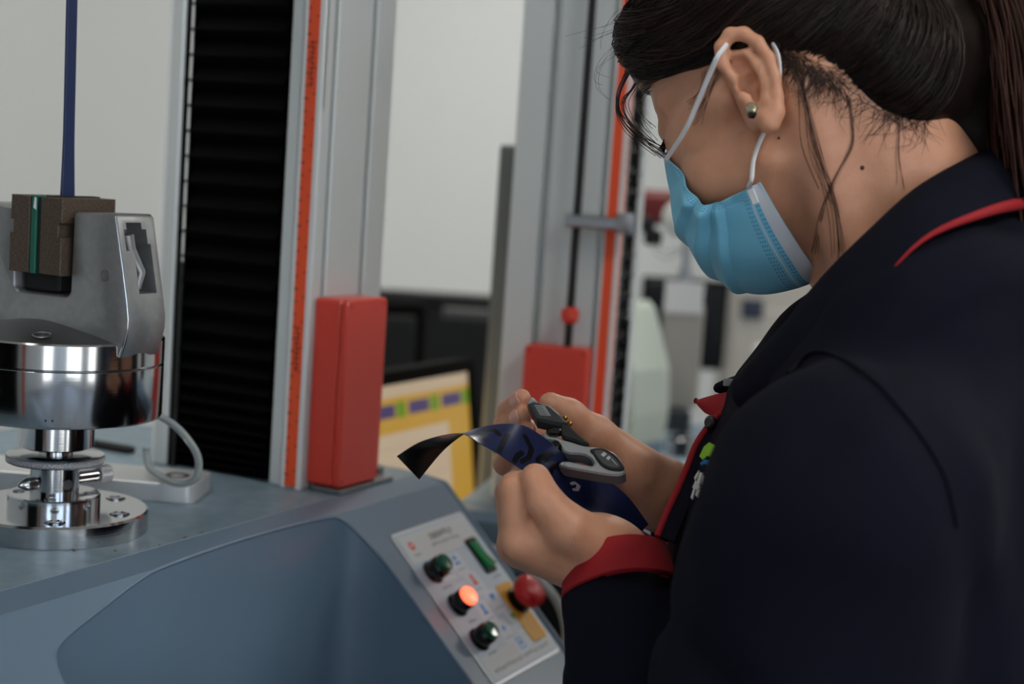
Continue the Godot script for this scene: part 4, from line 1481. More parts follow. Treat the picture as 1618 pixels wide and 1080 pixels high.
func right_hand(g: Geo) -> void:
	var f := Field.new()
	var w := bd(0.1157, 1.1946, -1.1069)
	var mcp := [bd(0.0394, 1.2258, -1.1205), bd(0.0400, 1.2154, -1.1143), bd(0.0436, 1.2063, -1.1082), bd(0.0500, 1.1969, -1.1022)]
	f.cap(bd(0.150, 1.170, -1.115), w, 0.0235, 0.0225, 0.01)
	f.cap(w, mcp[0], 0.0200, 0.0120, 0.012)
	f.cap(w, mcp[1], 0.0190, 0.0125, 0.012)
	f.cap(w, mcp[2], 0.0185, 0.0125, 0.012)
	f.cap(w, mcp[3], 0.0180, 0.0115, 0.012)
	f.cap(bd(0.108, 1.204, -1.098), bd(0.072, 1.228, -1.090), 0.0200, 0.0165, 0.014)
	f.chain([bd(0.0920, 1.2140, -1.0900), bd(0.0620, 1.2395, -1.0775), bd(0.0420, 1.2545, -1.0680), bd(0.0290, 1.2622, -1.0610)], [0.0185, 0.0135, 0.0104, 0.0084], 0.007)
	f.chain([mcp[0], bd(0.0000, 1.2382, -1.1067), bd(0.0015, 1.2527, -1.0782), bd(0.0092, 1.2650, -1.0605)], [0.0105, 0.0090, 0.0080, 0.0066], 0.0026)
	f.chain([mcp[1], bd(-0.0008, 1.2255, -1.1004), bd(0.0012, 1.2410, -1.0719), bd(0.0098, 1.2540, -1.0542)], [0.0105, 0.0092, 0.0082, 0.0066], 0.0022)
	f.chain([mcp[2], bd(0.0016, 1.2135, -1.0942), bd(0.0056, 1.2308, -1.0658), bd(0.0142, 1.2450, -1.0505)], [0.0100, 0.0088, 0.0078, 0.0062], 0.0022)
	f.chain([mcp[3], bd(0.0110, 1.2040, -1.0880), bd(0.0146, 1.2180, -1.0646), bd(0.0223, 1.2300, -1.0560)], [0.0092, 0.0078, 0.0068, 0.0058], 0.0022)
	f.mesh_into(g, bd(-0.02, 1.14, -1.155), bd(0.175, 1.29, -1.03), 0.0021)
	# fingernails of the three tips that show
	var nails := mat("nail", lin(228, 172, 154), 0.28)
	for q in [[Vector3(0.0015, 1.2527, -1.0782), Vector3(0.0092, 1.2650, -1.0605), 0.0068], [Vector3(0.0012, 1.2410, -1.0719), Vector3(0.0098, 1.2540, -1.0542), 0.0068], [Vector3(0.0056, 1.2308, -1.0658), Vector3(0.0142, 1.2450, -1.0505), 0.0064]]:
		nail(q[0] - FOOT, q[1] - FOOT, q[2], Vector3(-0.25, 0.35, 0.9), nails)


func nail(a: Vector3, b: Vector3, r: float, side: Vector3, m: Material) -> void:
	var d := (b - a).normalized()
	var o := (side - d * side.dot(d)).normalized()
	var x := d.cross(o)
	var rows := []
	for i in 7:
		var line := []
		var v := i / 6.0
		for j in 7:
			var u := j / 6.0 * 2.0 - 1.0
			var wide := 0.80 * (1.0 - 0.28 * pow(absf(v - 0.45) * 2.0, 3.0))
			var ang := u * wide
			line.append(b + d * (r * (-0.75 + v * 1.5)) + (x * sin(ang) + o * cos(ang)) * (r + 0.00045 - 0.0016 * maxf(0.0, v - 0.55)))
		rows.append(line)
	var g := Geo.new()
	g.sheet(rows, o, 0.0007)
	part("fingernail", g, m, person)


func trunk(g: Geo) -> void:
	# what the clothes cover: one coarse figure down to the feet
	var f := Field.new()
	f.egg(bd(0.255, 1.11, -1.01), Vector3(0.145, 0.22, 0.095), 0.03, Basis(Vector3(-0.26, 0, 0.966), Vector3.UP, Vector3(-0.966, 0, -0.26)))
	f.egg(bd(0.275, 0.88, -1.01), Vector3(0.15, 0.14, 0.10), 0.04, Basis(Vector3(-0.26, 0, 0.966), Vector3.UP, Vector3(-0.966, 0, -0.26)))
	for s in [1.0, -1.0]:
		var hip := bd(0.27 - 0.026 * s, 0.84, -1.01 + 0.085 * s)
		var knee := bd(0.255 - 0.03 * s, 0.46, -1.015 + 0.09 * s)
		var ankle := bd(0.28 - 0.03 * s, 0.085, -1.01 + 0.09 * s)
		f.cap(hip, knee, 0.075, 0.050, 0.03)
		f.cap(knee, ankle, 0.050, 0.034, 0.02)
		f.cap(ankle, bd(0.13 - 0.03 * s, 0.045, -1.04 + 0.09 * s), 0.038, 0.034, 0.02)
	f.mesh_into(g, bd(0.02, 0.0, -1.30), bd(0.46, 1.36, -0.72), 0.013)


func jacket() -> void:
	var navy := mat("navy_cloth", lin(19, 20, 31), 0.92, 0.0, 0.2)
	relief(navy, noise_tex(71, 0.16), 24.0, 0.012)
	navy.rim_enabled = true
	navy.rim = 0.06
	navy.rim_tint = 0.6
	var red := mat("red_cloth", lin(152, 8, 22), 0.8)
	relief(red, noise_tex(72, 0.16), 30.0, 0.010)
	red.rim_enabled = true
	red.rim = 0.08
	red.rim_tint = 0.8
	var tb := Basis(Vector3(-0.26, 0, 0.966), Vector3.UP, Vector3(-0.966, 0, -0.26))
	var sl := bd(0.183, 1.240, -0.838)
	var el := bd(0.122, 0.985, -0.850)
	var wl := bd(0.0790, 1.1620, -0.9700)
	var sr := bd(0.268, 1.255, -1.175)
	var er := bd(0.215, 1.00, -1.235)
	var wr := bd(0.138, 1.178, -1.116)
	var f := Field.new()
	f.egg(bd(0.256, 1.115, -1.005), Vector3(0.185, 0.262, 0.152), 0.03, tb)
	f.egg(bd(0.285, 0.86, -1.005), Vector3(0.185, 0.21, 0.135), 0.06, tb)
	f.cap(bd(0.275, 1.325, -0.965), sl + Vector3(0.012, 0.022, 0), 0.052, 0.062, 0.05)
	f.cap(bd(0.285, 1.325, -1.035), sr, 0.052, 0.062, 0.05)
	f.cap(bd(0.30, 1.33, -0.99), bd(0.32, 1.10, -0.98), 0.06, 0.10, 0.05)
	f.cap(sl, el, 0.080, 0.064, 0.03)
	f.cap(el, wl.lerp(el, 0.06), 0.062, 0.0375, 0.014)
	f.cap(sr, er, 0.076, 0.062, 0.03)
	f.cap(er, wr.lerp(er, 0.06), 0.060, 0.037, 0.02)
	var yoke := []
	for q in [Vector3(0.1794, 1.3375, -0.8913), Vector3(0.2006, 1.3684, -0.8817), Vector3(0.2245, 1.3961, -0.8847), Vector3(0.2562, 1.4112, -0.8995), Vector3(0.2946, 1.4202, -0.9357), Vector3(0.3495, 1.4224, -1.0063), Vector3(0.3909, 1.4051, -1.0950), Vector3(0.3746, 1.3703, -1.1414), Vector3(0.3076, 1.3192, -1.1459)]:
		yoke.append(bd(q.x, q.y, q.z) + (bd(0.27, 1.30, -1.0) - bd(q.x, q.y, q.z)).normalized() * 0.030 + Vector3(0, -0.025, 0))
	f.chain(yoke, [0.030, 0.032, 0.033, 0.034, 0.034, 0.034, 0.034, 0.034, 0.03], 0.03)
	f.wobble = FastNoiseLite.new()
	f.wobble.seed = 9
	f.wobble.frequency = 9.0
	f.wobble.fractal_octaves = 2
	f.wobble_amp = 0.006
	# seam of the sleeve head and the pulls that run from it
	f.folds.append([bd(0.20, 1.33, -0.80), Vector3(-0.55, 0.83, 0.0), Vector3(0.83, 0.55, 0.0), 0.006, 0.0030, 0.16, 2.0])
	f.folds.append([bd(0.11, 1.17, -0.79), Vector3(0.5, 0.86, 0.0), Vector3(0.86, -0.5, 0.0), 0.011, 0.007, 0.10, 0.0])
	f.folds.append([bd(0.14, 1.11, -0.78), Vector3(0.4, 0.9, 0.0), Vector3(0.9, -0.4, 0.0), 0.012, 0.006, 0.09, 1.0])
	f.folds.append([bd(0.25, 1.20, -0.80), Vector3(0.97, 0.24, 0.0), Vector3(-0.24, 0.97, 0.0), 0.014, 0.007, 0.16, 1.0])
	f.folds.append([bd(0.29, 1.22, -0.83), Vector3(0.98, 0.17, 0.0), Vector3(-0.17, 0.98, 0.0), 0.012, 0.005, 0.14, -1.0])
	f.folds.append([bd(0.080, 1.095, -0.90), Vector3(0.2, 0.97, 0.1), Vector3(0.97, -0.2, 0.0), 0.006, 0.004, 0.06, 6.0])
	f.folds.append([bd(0.085, 1.120, -0.91), Vector3(-0.25, 0.96, 0.1), Vector3(0.96, 0.25, 0.0), 0.006, 0.004, 0.06, -5.0])
	var g := Geo.new()
	f.mesh_into(g, bd(0.0, 0.64, -1.36), bd(0.54, 1.44, -0.70), 0.0062)
	cloth_field = f
	var j := part("jacket", g, navy, person, Vector3.ZERO, "navy work jacket with red trim")
	# turned-back cuffs
	cuff(j, red, bd(0.0745, 1.1815, -0.9800), (wl - el).normalized(), 0.0320, 0.036, 0.024)
	cuff(j, red, bd(0.1260, 1.1875, -1.1100), (wr - er).normalized(), 0.0330, 0.037, 0.030)
	var knob := Geo.new()
	knob.lathe(bd(0.1080, 1.190, -1.085), [Vector2(0.0, 0.003), Vector2(0.004, 0.003), Vector2(0.006, 0.001), Vector2(0.006, -0.002)], 18, frame_of(Vector3(-0.6, 0.2, 0.75)))
	part("cuff_button", knob, mat("button_black", lin(22, 22, 24), 0.35), j)
	collar(j, navy, red)
	# trousers
	var tr := Field.new()
	for s in [1.0, -1.0]:
		tr.cap(bd(0.28 - 0.026 * s, 0.80, -1.01 + 0.085 * s), bd(0.26 - 0.03 * s, 0.46, -1.015 + 0.09 * s), 0.10, 0.075, 0.03)
		tr.cap(bd(0.26 - 0.03 * s, 0.46, -1.015 + 0.09 * s), bd(0.28 - 0.03 * s, 0.11, -1.01 + 0.09 * s), 0.075, 0.066, 0.02)
	var tg := Geo.new()
	tr.mesh_into(tg, bd(0.05, 0.02, -1.30), bd(0.46, 0.95, -0.75), 0.014)
	part("trousers", tg, M.navy_cloth, person)
	var sg := Field.new()
	for s in [1.0, -1.0]:
		sg.cap(bd(0.30 - 0.03 * s, 0.05, -1.005 + 0.09 * s), bd(0.11 - 0.03 * s, 0.042, -1.045 + 0.09 * s), 0.050, 0.044, 0.02)
	var shoe := Geo.new()
	sg.mesh_into(shoe, bd(0.0, -0.01, -1.26), bd(0.42, 0.12, -0.80), 0.009)
	part("shoes", shoe, mat("shoe_black", lin(20, 20, 22), 0.5), person)


func cuff(j: Node3D, m: Material, rim: Vector3, d: Vector3, r0: float, r1: float, len_: float) -> void:
	var g := Geo.new()
	g.lathe(rim, [Vector2(r1, -len_), Vector2(r1 + 0.0016, -len_ + 0.001), Vector2(r0 + 0.002, -0.002), Vector2(r0 + 0.0012, 0.0), Vector2(r0 - 0.0006, 0.0), Vector2(r0 - 0.001, -0.003), Vector2(r1 - 0.004, -len_)], 64, frame_of(d), 60.0)
	# the hem is not quite round
	for i in g.v.size():
		var q := g.v[i] - rim
		var a := q.dot(d)
		var s := q - d * a
		g.v[i] = rim + d * a + s * (1.0 + 0.05 * sin(s.x * 120.0 + s.z * 60.0) + 0.03 * sin(s.y * 160.0))
	part("cuff", g, m, j, Vector3.ZERO, "red turned-back cuff")


func collar(j: Node3D, navy: Material, red: Material) -> void:
	var top := [bd(0.1492, 1.3016, -0.9779), bd(0.1648, 1.3348, -0.9584), bd(0.1825, 1.3675, -0.9449), bd(0.2049, 1.3961, -0.9380), bd(0.2294, 1.4216, -0.9409), bd(0.2585, 1.4400, -0.9580), bd(0.2947, 1.4551, -0.9949), bd(0.3327, 1.4600, -1.0407), bd(0.3563, 1.4547, -1.0854), bd(0.3401, 1.4275, -1.1075), bd(0.2835, 1.3708, -1.1063), bd(0.2250, 1.3248, -1.0811), bd(0.1795, 1.2947, -1.0526)]
	var low := [bd(0.1410, 1.2833, -0.9558), bd(0.1599, 1.3072, -0.9182), bd(0.1794, 1.3375, -0.8913), bd(0.2006, 1.3684, -0.8817), bd(0.2245, 1.3961, -0.8847), bd(0.2562, 1.4112, -0.8995), bd(0.2946, 1.4202, -0.9357), bd(0.3495, 1.4224, -1.0063), bd(0.3909, 1.4051, -1.0950), bd(0.3746, 1.3703, -1.1414), bd(0.3076, 1.3192, -1.1459), bd(0.2302, 1.2859, -1.1120), bd(0.1787, 1.2698, -1.0750)]
	top = smooth(top, 5)
	low = smooth(low, 5)
	var mid := bd(0.255, 1.36, -1.02)
	var fall := []
	var stand := []
	for i in top.size():
		var a: Vector3 = top[i]
		var b: Vector3 = low[i]
		var out := ((a + b) * 0.5 - mid)
		out.y = 0.0
		out = out.normalized()
		var line := []
		for k in 9:
			var v := k / 8.0
			var roll := sin(minf(1.0, v * 2.6) * PI) * 0.004
			line.append(a.lerp(b, v) + out * (0.010 * sin(v * PI) * 0.9) + Vector3.UP * (0.006 * sin(minf(v * 1.6, 1.0) * PI) + roll * 0.3))
		fall.append(line)
		var inn := []
		for k in 6:
			var v2 := k / 5.0
			inn.append(a + Vector3(0, -0.055 * v2, 0) - out * 0.006 * sin(v2 * PI) + out * 0.004 * v2)
		stand.append(inn)
	var g := Geo.new()
	g.sheet(fall, bd(0.2, 1.45, -0.6) - mid, 0.0024)
	part("collar", g, navy, j, Vector3.ZERO, "navy turned-down collar")
	var s := Geo.new()
	s.sheet(stand, mid - bd(0.2, 1.4, -0.8), 0.002)
	part("collar_stand", s, navy, j)
	# red facing that peeps out along the lower edge at the back
	var piping := []
	var rad := []
	for i in range(17, low.size() - 12):
		piping.append(low[i] + Vector3(0, -0.0012, 0.0))
		var f := float(i - 17)
		rad.append(0.0006 + 0.0030 * minf(1.0, f / 12.0))
	var p := Geo.new()
	p.tube(piping, rad, 8)
	part("collar_piping", p, red, j, Vector3.ZERO, "red piping under the collar")
	# turned-out red tip of the far collar leaf
	var tip := [bd(0.1580, 1.2890, -1.0040), bd(0.1363, 1.2796, -1.0358), bd(0.1241, 1.2747, -1.0403), bd(0.1294, 1.2691, -1.0347), bd(0.1365, 1.2644, -1.0110), bd(0.1560, 1.2720, -0.9850)]
	var rows := []
	for k in 7:
		var v := k / 6.0
		var line2 := []
		var e0: Vector3 = tip[2].lerp(tip[0], v) + Vector3(0, 0.002 * sin(v * PI), 0)
		var e1: Vector3 = tip[2].lerp(tip[4].lerp(tip[5], v), v) + Vector3(-0.0015 * sin(v * PI), -0.004 * sin(v * PI), 0)
		for m in 5:
			line2.append(e0.lerp(e1, m / 4.0) + Vector3(-0.0018, 0, 0.003) * sin(m / 4.0 * PI))
		rows.append(line2)
	var tg := Geo.new()
	tg.sheet(rows, Vector3(0, 0, 1), 0.002)
	part("collar_tip", tg, red, j, Vector3.ZERO, "red turned-out collar tip")
	var bl := Geo.new()
	bl.tube(smooth([bd(0.176, 1.302, -1.005), bd(0.158, 1.2935, -1.022), bd(0.143, 1.2870, -1.032), bd(0.1365, 1.2835, -1.036)], 4), [0.010, 0.010, 0.010, 0.010, 0.0095, 0.009, 0.0085, 0.008, 0.0075, 0.007, 0.0065, 0.0055, 0.004], 10, true, 0.6)
	part("zip_label", bx(bd(0.1440, 1.2905, -1.0215), Vector3(0.010, 0.005, 0.002), 0.0004), mat("label_pale", lin(150, 152, 156), 0.7), j)
	part("zip_end", bl, navy, j)
	# front edge: red piping beside the dark zip band
	var plk := smooth([bd(0.1375, 1.2720, -1.0087), bd(0.1295, 1.2620, -1.0068), bd(0.1223, 1.2514, -1.0006), bd(0.1165, 1.2369, -0.9929), bd(0.1102, 1.2229, -0.9843), bd(0.1041, 1.2111, -0.9750), bd(0.0986, 1.1981, -0.9655)], 5)
	var pg := Geo.new()
	pg.tube(plk, 0.0026, 8)
	part("placket_piping", pg, red, j, Vector3.ZERO, "red piping down the front edge")
	var zg := Geo.new()
	var zr := []
	for q in plk:
		zr.append([q + Vector3(0.001, 0, 0.001), q + Vector3(0.0050, 0.001, 0.008), q + Vector3(0.0095, 0.0, 0.011)])
	zg.sheet(zr, Vector3(-0.5, 0, 1), 0.0024)
	part("zip_band", zg, navy, j)
	var bt := Geo.new()
	bt.lathe(bd(0.1300, 1.2665, -1.0010), [Vector2(0.0, 0.0024), Vector2(0.0030, 0.0024), Vector2(0.0044, 0.001), Vector2(0.0044, -0.001)], 18, frame_of(Vector3(-0.75, 0.1, 0.6)))
	part("front_button", bt, M.button_black, j)
	# topstitched seam round the sleeve head
	var seam := []
	for q in smooth([bd(0.1144, 1.3271, -0.7342), bd(0.1249, 1.3390, -0.7356), bd(0.1408, 1.3393, -0.7255), bd(0.1598, 1.3303, -0.7145), bd(0.1789, 1.3118, -0.7024), bd(0.1976, 1.2876, -0.6997), bd(0.2093, 1.2605, -0.7068)], 5):
		seam.append(cling(q))
	var sg := Geo.new()
	sg.tube(seam, 0.0011, 7)
	part("sleeve_seam", sg, navy, j)
	emblem(j)


func emblem(j: Node3D) -> void:
	# embroidered chest badge: green leaf over a blue arc, white strokes below
	var start := bd(0.1310, 1.2340, -0.9830)
	var x := Vector3(0.62, 0.20, 0.75).normalized()
	var y := Vector3(0.10, 0.98, -0.12)
	y = (y - x * y.dot(x)).normalized()
	var mk := func(called: String, pts: Array, m: Material) -> void:
		var mid := Vector2.ZERO
		for q in pts:
			mid += Vector2(q[0], q[1]) * 0.00085 / pts.size()
		var p := PackedVector2Array()
		for q in pts:
			p.append(Vector2(q[0], q[1]) * 0.00085 - mid)
		var g := Geo.new()
		g.prism(p, 0.0016, 0.0003, Transform3D(Basis(x, y, x.cross(y)), cling(start + x * mid.x + y * mid.y)))
		part(called, g, m, j)
	mk.call("badge_leaf", [[-6, 12], [-2, 19], [3, 22], [8, 20], [12, 14], [7, 11], [2, 12], [-2, 9]], mat("thread_green", lin(150, 205, 62), 0.8))
	mk.call("badge_arc", [[-3, 7.5], [2, 10], [7, 9.5], [12, 7], [12, 4], [7, 6.5], [2, 7], [-1, 5.5]], mat("thread_blue", lin(22, 112, 170), 0.8))
	var w := mat("thread_white", lin(205, 206, 206), 0.85)
	for q in [[[-9, -3], [-5, 2], [-4, -1], [-8, -6]], [[-5, -6], [-2, 1], [0.5, 0], [-2, -8]], [[-9, -10], [-6, -5], [-1, -10], [-3, -12]], [[1, -9], [1.5, -1], [4, -2], [3.5, -10]], [[4, -3], [9, -1], [9.5, -4], [5, -5.5]], [[5, -10], [7, -4], [9, -6], [7, -11]], [[-10, -17], [-7, -9], [-5, -11], [-8, -19]], [[-4, -15], [-2, -10], [1, -13], [-2, -17]]]:
		mk.call("badge_stroke", q, w)


# ---------------------------------------------------------------- hair
func scalp(d: Vector3, extra: float) -> Vector3:
	# where a ray from the middle of the skull, direction in head axes, leaves the hair volume
	var best := 0.0
	for e in [[Vector3.ZERO, Vector3(78, 88, 99)], [Vector3(0, 3, 42), Vector3(67, 60, 60)], [Vector3(36, 29, 56), Vector3(34, 31, 37)], [Vector3(6, -63, -70), Vector3(52, 50, 44)]]:
		var r: Vector3 = e[1] + Vector3.ONE * extra
		var o: Vector3 = -e[0] / r
		var q := d / r
		var a := q.dot(q)
		var b := o.dot(q)
		var c := o.dot(o) - 1.0
		var disc := b * b - a * c
		if disc > 0.0 and b > -0.5:
			best = maxf(best, (-b + sqrt(disc)) / a)
	var p := d * best + Vector3(0, 45, -8)
	return hd(p.x, p.y, p.z)


func hair() -> void:
	var hb := Basis(head_l, head_u, head_f)
	var dark := mat("hair_dark", lin(26, 19, 16), 0.40)
	dark.metallic_specular = 0.35
	var brown := mat("hair_brown", lin(44, 28, 22), 0.38)
	brown.metallic_specular = 0.4
	var s := 0.00094
	var f := Field.new()
	f.egg(hd(0, 45, -8), Vector3(77.5, 87, 98) * s, 0.01, hb)
	f.egg(hd(0, 48, 34), Vector3(66, 59, 59) * s, 0.02, hb)
	f.egg(hd(36, 74, 48), Vector3(33, 30, 36) * s, 0.02, hb)
	f.egg(hd(6, -18, -78), Vector3(52, 50, 44) * s, 0.03, hb)
	f.egg(hd(-46, -24, -96), Vector3(42, 50, 42) * s, 0.03, hb)
	f.egg(hd(-42, -70, -92), Vector3(32, 34, 28) * s, 0.02, hb)
	f.egg(hd(0, 52, -95), Vector3(34, 36, 34) * s, 0.02, hb)
	for c in [[Vector2(46, 85), Vector2(14, -15)], [Vector2(19, -28), Vector2(-30, -50)], [Vector2(-30, -50), Vector2(-75, -66)]]:
		var a: Vector2 = c[0]
		var b: Vector2 = c[1]
		var d := (a - b).normalized()
		var n := Vector2(d.y, -d.x)
		if n.x < 0.0:
			n = -n
		f.cuts.append([hd(0, a.x, a.y), (head_u * n.x + head_f * n.y).normalized()])
	f.wobble = FastNoiseLite.new()
	f.wobble.frequency = 60.0
	f.wobble_amp = 0.0012
	var g := Geo.new()
	f.mesh_into(g, hd(0, 45, -8) - Vector3.ONE * 0.135, hd(0, 45, -8) + Vector3.ONE * 0.135, 0.0042)
	var h := part("hair", g, dark, person, Vector3.ZERO, "dark hair drawn back into a ponytail")
	var rng := RandomNumberGenerator.new()
	rng.seed = 11
	# combed strands: from the parting and hairline back to the band
	var tail := Vector3(0, 20, -104).normalized()
	var st := Geo.new()
	var st2 := Geo.new()
	for i in 2600:
		var a: Vector3
		var via := Vector3.ZERO
		var kind := rng.randf()
		if kind < 0.42:      # side-swept fringe: down over the brow, back above the ear
			var t := rng.randf()
			a = Vector3(lerpf(8, 52, t), lerpf(104, 54, t) - 45.0, lerpf(62, 84, t) + 8.0)
			via = Vector3(rng.randf_range(66, 74), rng.randf_range(27, 60) - 45.0, rng.randf_range(30, 52))
		elif kind < 0.62:    # from behind the ear and the nape upwards
			var t2 := rng.randf()
			var line := [Vector3(70, 24, 8), Vector3(66, 18, -29), Vector3(50, -8, -37), Vector3(18, -40, -62)]
			var k := int(t2 * 2.999)
			a = line[k].lerp(line[k + 1], t2 * 3.0 - k) - Vector3(0, 45, -8)
		else:                # from the crown
			a = Vector3(rng.randf_range(-10, 64), rng.randf_range(20, 90), rng.randf_range(0, 80))
		var da := a.normalized()
		var end := (tail + Vector3(rng.randf_range(-0.1, 0.1), rng.randf_range(-0.15, 0.15), 0)).normalized()
		var lift := rng.randf_range(0.3, 3.0) + (1.2 if via != Vector3.ZERO else 0.0) + (3.0 if rng.randf() < 0.03 else 0.0)
		var pts := []
		for k2 in 15:
			var v := k2 / 14.0
			var d2: Vector3
			if via != Vector3.ZERO:
				var m := via.normalized()
				d2 = da.slerp(m, minf(1.0, v * 2.2)).slerp(m.slerp(end, clampf((v - 0.2) / 0.8, 0.0, 1.0)), smoothstep(0.1, 0.75, v))
			else:
				d2 = da.slerp(end, v)
			var p2 := scalp(d2, lift * sin(PI * (0.15 + 0.7 * v)) + (0.0 if k2 > 0 else -2.0))
			if k2 > 0:
				var away := (p2 - hd(0, 45, -8)).normalized()
				for k7 in 2:
					var short := lift * 0.0006 + 0.0002 - f.at(p2, f.prims)
					if short > 0.0:
						p2 += away * short
			pts.append(p2)
		(st if rng.randf() < 0.55 else st2).tube(pts, rng.randf_range(0.00025, 0.0006), 3, false)
	tag(part("hair_strand", st, dark, h), "", "", "", "stuff")
	tag(part("brown_strand", st2, brown, h), "", "", "", "stuff")
	# short growth at the hairline behind the ear and on the nape
	var sh := Geo.new()
	for i in 460:
		var t3 := rng.randf()
		var line2 := [Vector3(66, 17, -28), Vector3(56, -3, -32), Vector3(44, -16, -40), Vector3(12, -42, -62)]
		var k3 := int(t3 * 2.999)
		var base: Vector3 = line2[k3].lerp(line2[k3 + 1], t3 * 3.0 - k3) - Vector3(0, 45, -8)
		var p0 := scalp((base + Vector3(rng.randfn() * 3.0, rng.randfn() * 4.0, rng.randfn() * 3.0)).normalized(), -3.0)
		var dn := (-head_u * rng.randf_range(-0.1, 0.8) + head_f * rng.randf_range(-0.5, 0.9) + Vector3(rng.randf_range(-0.4, 0.4), 0, 0)).normalized()
		var l3 := rng.randf_range(0.008, 0.026)
		var curl := Vector3(rng.randf_range(-1, 1), rng.randf_range(-1, 1), 0.2) * l3 * 0.25
		sh.tube([drape(p0), drape(p0 + dn * l3 * 0.5 + curl), drape(p0 + dn * l3)], [0.00016, 0.00014, 0.00006], 3, false)
	tag(part("nape_hair", sh, brown, h), "", "", "", "stuff")
	# loose locks
	var lk := Geo.new()
	var sets := [
		[[bd(0.0821, 1.4998, -1.0350), bd(0.0682, 1.4930, -1.0443), bd(0.0594, 1.4754, -1.0474), bd(0.0586, 1.4622, -1.0459), bd(0.0649, 1.4509, -1.0397), bd(0.0758, 1.4426, -1.0337), bd(0.0882, 1.4352, -1.0279)], 12, 0.0045, 0.00028, false],
		[[bd(0.0845, 1.4943, -1.0294), bd(0.0747, 1.4885, -1.0438), bd(0.0676, 1.4760, -1.0475), bd(0.0624, 1.4655, -1.0513), bd(0.0690, 1.4512, -1.0397), bd(0.0813, 1.4404, -1.0284)], 9, 0.0040, 0.00025, false],
		[[bd(0.0873, 1.4882, -1.0237), bd(0.0827, 1.4803, -1.0329), bd(0.0725, 1.4720, -1.0420), bd(0.0725, 1.4597, -1.0406), bd(0.0811, 1.4499, -1.0345)], 6, 0.0050, 0.00020, false],
		[[bd(0.1451, 1.5042, -0.9550), bd(0.1550, 1.4878, -0.9431), bd(0.1620, 1.4735, -0.9416), bd(0.1677, 1.4553, -0.9395), bd(0.1751, 1.4336, -0.9372), bd(0.1851, 1.4083, -0.9344), bd(0.1898, 1.3827, -0.9315)], 9, 0.0045, 0.00016, true],
		[[bd(0.1497, 1.5031, -0.9549), bd(0.1571, 1.4898, -0.9434), bd(0.1615, 1.4697, -0.9411), bd(0.1655, 1.4440, -0.9383), bd(0.1784, 1.4190, -0.9355)], 5, 0.0060, 0.00015, true],
		[[bd(0.1891, 1.4753, -0.9418), bd(0.1927, 1.4607, -0.9401), bd(0.1929, 1.4459, -0.9385), bd(0.1849, 1.4268, -0.9364), bd(0.1799, 1.4080, -0.9343), bd(0.1792, 1.3857, -0.9319)], 6, 0.0050, 0.00014, true],
		[[bd(0.2172, 1.4735, -0.9416), bd(0.2196, 1.4588, -0.9399), bd(0.2207, 1.4441, -0.9383), bd(0.2249, 1.4258, -0.9363)], 3, 0.0040, 0.00014, true],
		[[bd(0.1134, 1.4900, -0.9635), bd(0.1092, 1.4784, -0.9622), bd(0.1043, 1.4667, -0.9609), bd(0.1002, 1.4603, -0.9602)], 11, 0.0055, 0.00013, true],
		[[bd(0.1068, 1.4850, -0.9630), bd(0.1030, 1.4742, -0.9618), bd(0.0989, 1.4671, -0.9610)], 8, 0.0060, 0.00016, true],
		[[bd(0.0877, 1.5254, -1.0378), bd(0.0683, 1.5218, -1.0475), bd(0.0524, 1.5162, -1.0519), bd(0.0323, 1.5074, -1.0509)], 5, 0.0120, 0.00012, false],
		[[bd(0.0751, 1.5306, -1.0384), bd(0.0578, 1.5243, -1.0478), bd(0.0533, 1.5117, -1.0464), bd(0.0593, 1.5019, -1.0453)], 4, 0.0110, 0.00012, false],
		[[bd(0.0692, 1.5087, -1.0460), bd(0.0552, 1.5016, -1.0453), bd(0.0456, 1.4907, -1.0441), bd(0.0454, 1.4824, -1.0432), bd(0.0528, 1.4768, -1.0425)], 4, 0.0090, 0.00012, false],
	]
	for e in sets:
		for k4 in e[1]:
			var w: Vector3 = Vector3(rng.randfn(), rng.randfn(), rng.randfn()) * e[2] * 0.55
			var raw := []
			var n4: int = e[0].size()
			for q in n4:
				var p4: Vector3 = e[0][q] + w * (0.25 + 0.75 * absf(float(q) / (n4 - 1) * 1.6 - 0.6)) + Vector3(rng.randfn(), rng.randfn(), rng.randfn()) * e[2] * 0.10
				raw.append(drape(p4) if e[4] else p4)
			lk.tube(smooth(raw, 5), e[3], 3, false)
	tag(part("loose_lock", lk, brown, h, Vector3.ZERO, "fine loose strands"), "", "", "", "stuff")
	# ponytail and its band
	var pt := Geo.new()
	var spine := smooth([scalp(tail, 2.0), bd(0.2754, 1.5669, -1.0223), bd(0.2929, 1.5546, -1.0058), bd(0.2994, 1.5259, -0.9826), bd(0.3003, 1.4945, -0.9640), bd(0.3028, 1.4566, -0.9498), bd(0.3106, 1.4197, -0.9457), bd(0.3250, 1.3788, -0.9512)], 4)
	var core := []
	var core_r := []
	for q0 in range(2, spine.size() - 3):
		core.append(spine[q0])
		core_r.append(0.019 * sin(PI * clampf(0.16 + 0.8 * float(q0) / spine.size(), 0.0, 1.0)))
	pt.tube(core, core_r, 14)
	for k5 in 420:
		var w2 := Vector3(clampf(rng.randfn(), -1.5, 1.5) * 0.013 - 0.002, clampf(rng.randfn(), -1.5, 1.5) * 0.006, clampf(rng.randfn(), -1.6, 1.6) * 0.012)
		var cut := rng.randi_range(spine.size() - 9, spine.size())
		var raw2 := []
		for q2 in cut:
			var grow := smoothstep(0.0, 0.35, float(q2) / spine.size()) * (1.0 - 0.35 * float(q2) / spine.size()) + 0.25
			raw2.append(spine[q2] + w2 * grow + Vector3(sin(q2 * 0.6 + k5), 0, cos(q2 * 0.5 + k5 * 2.0)) * 0.0012)
		pt.tube(raw2, 0.0007, 4, false)
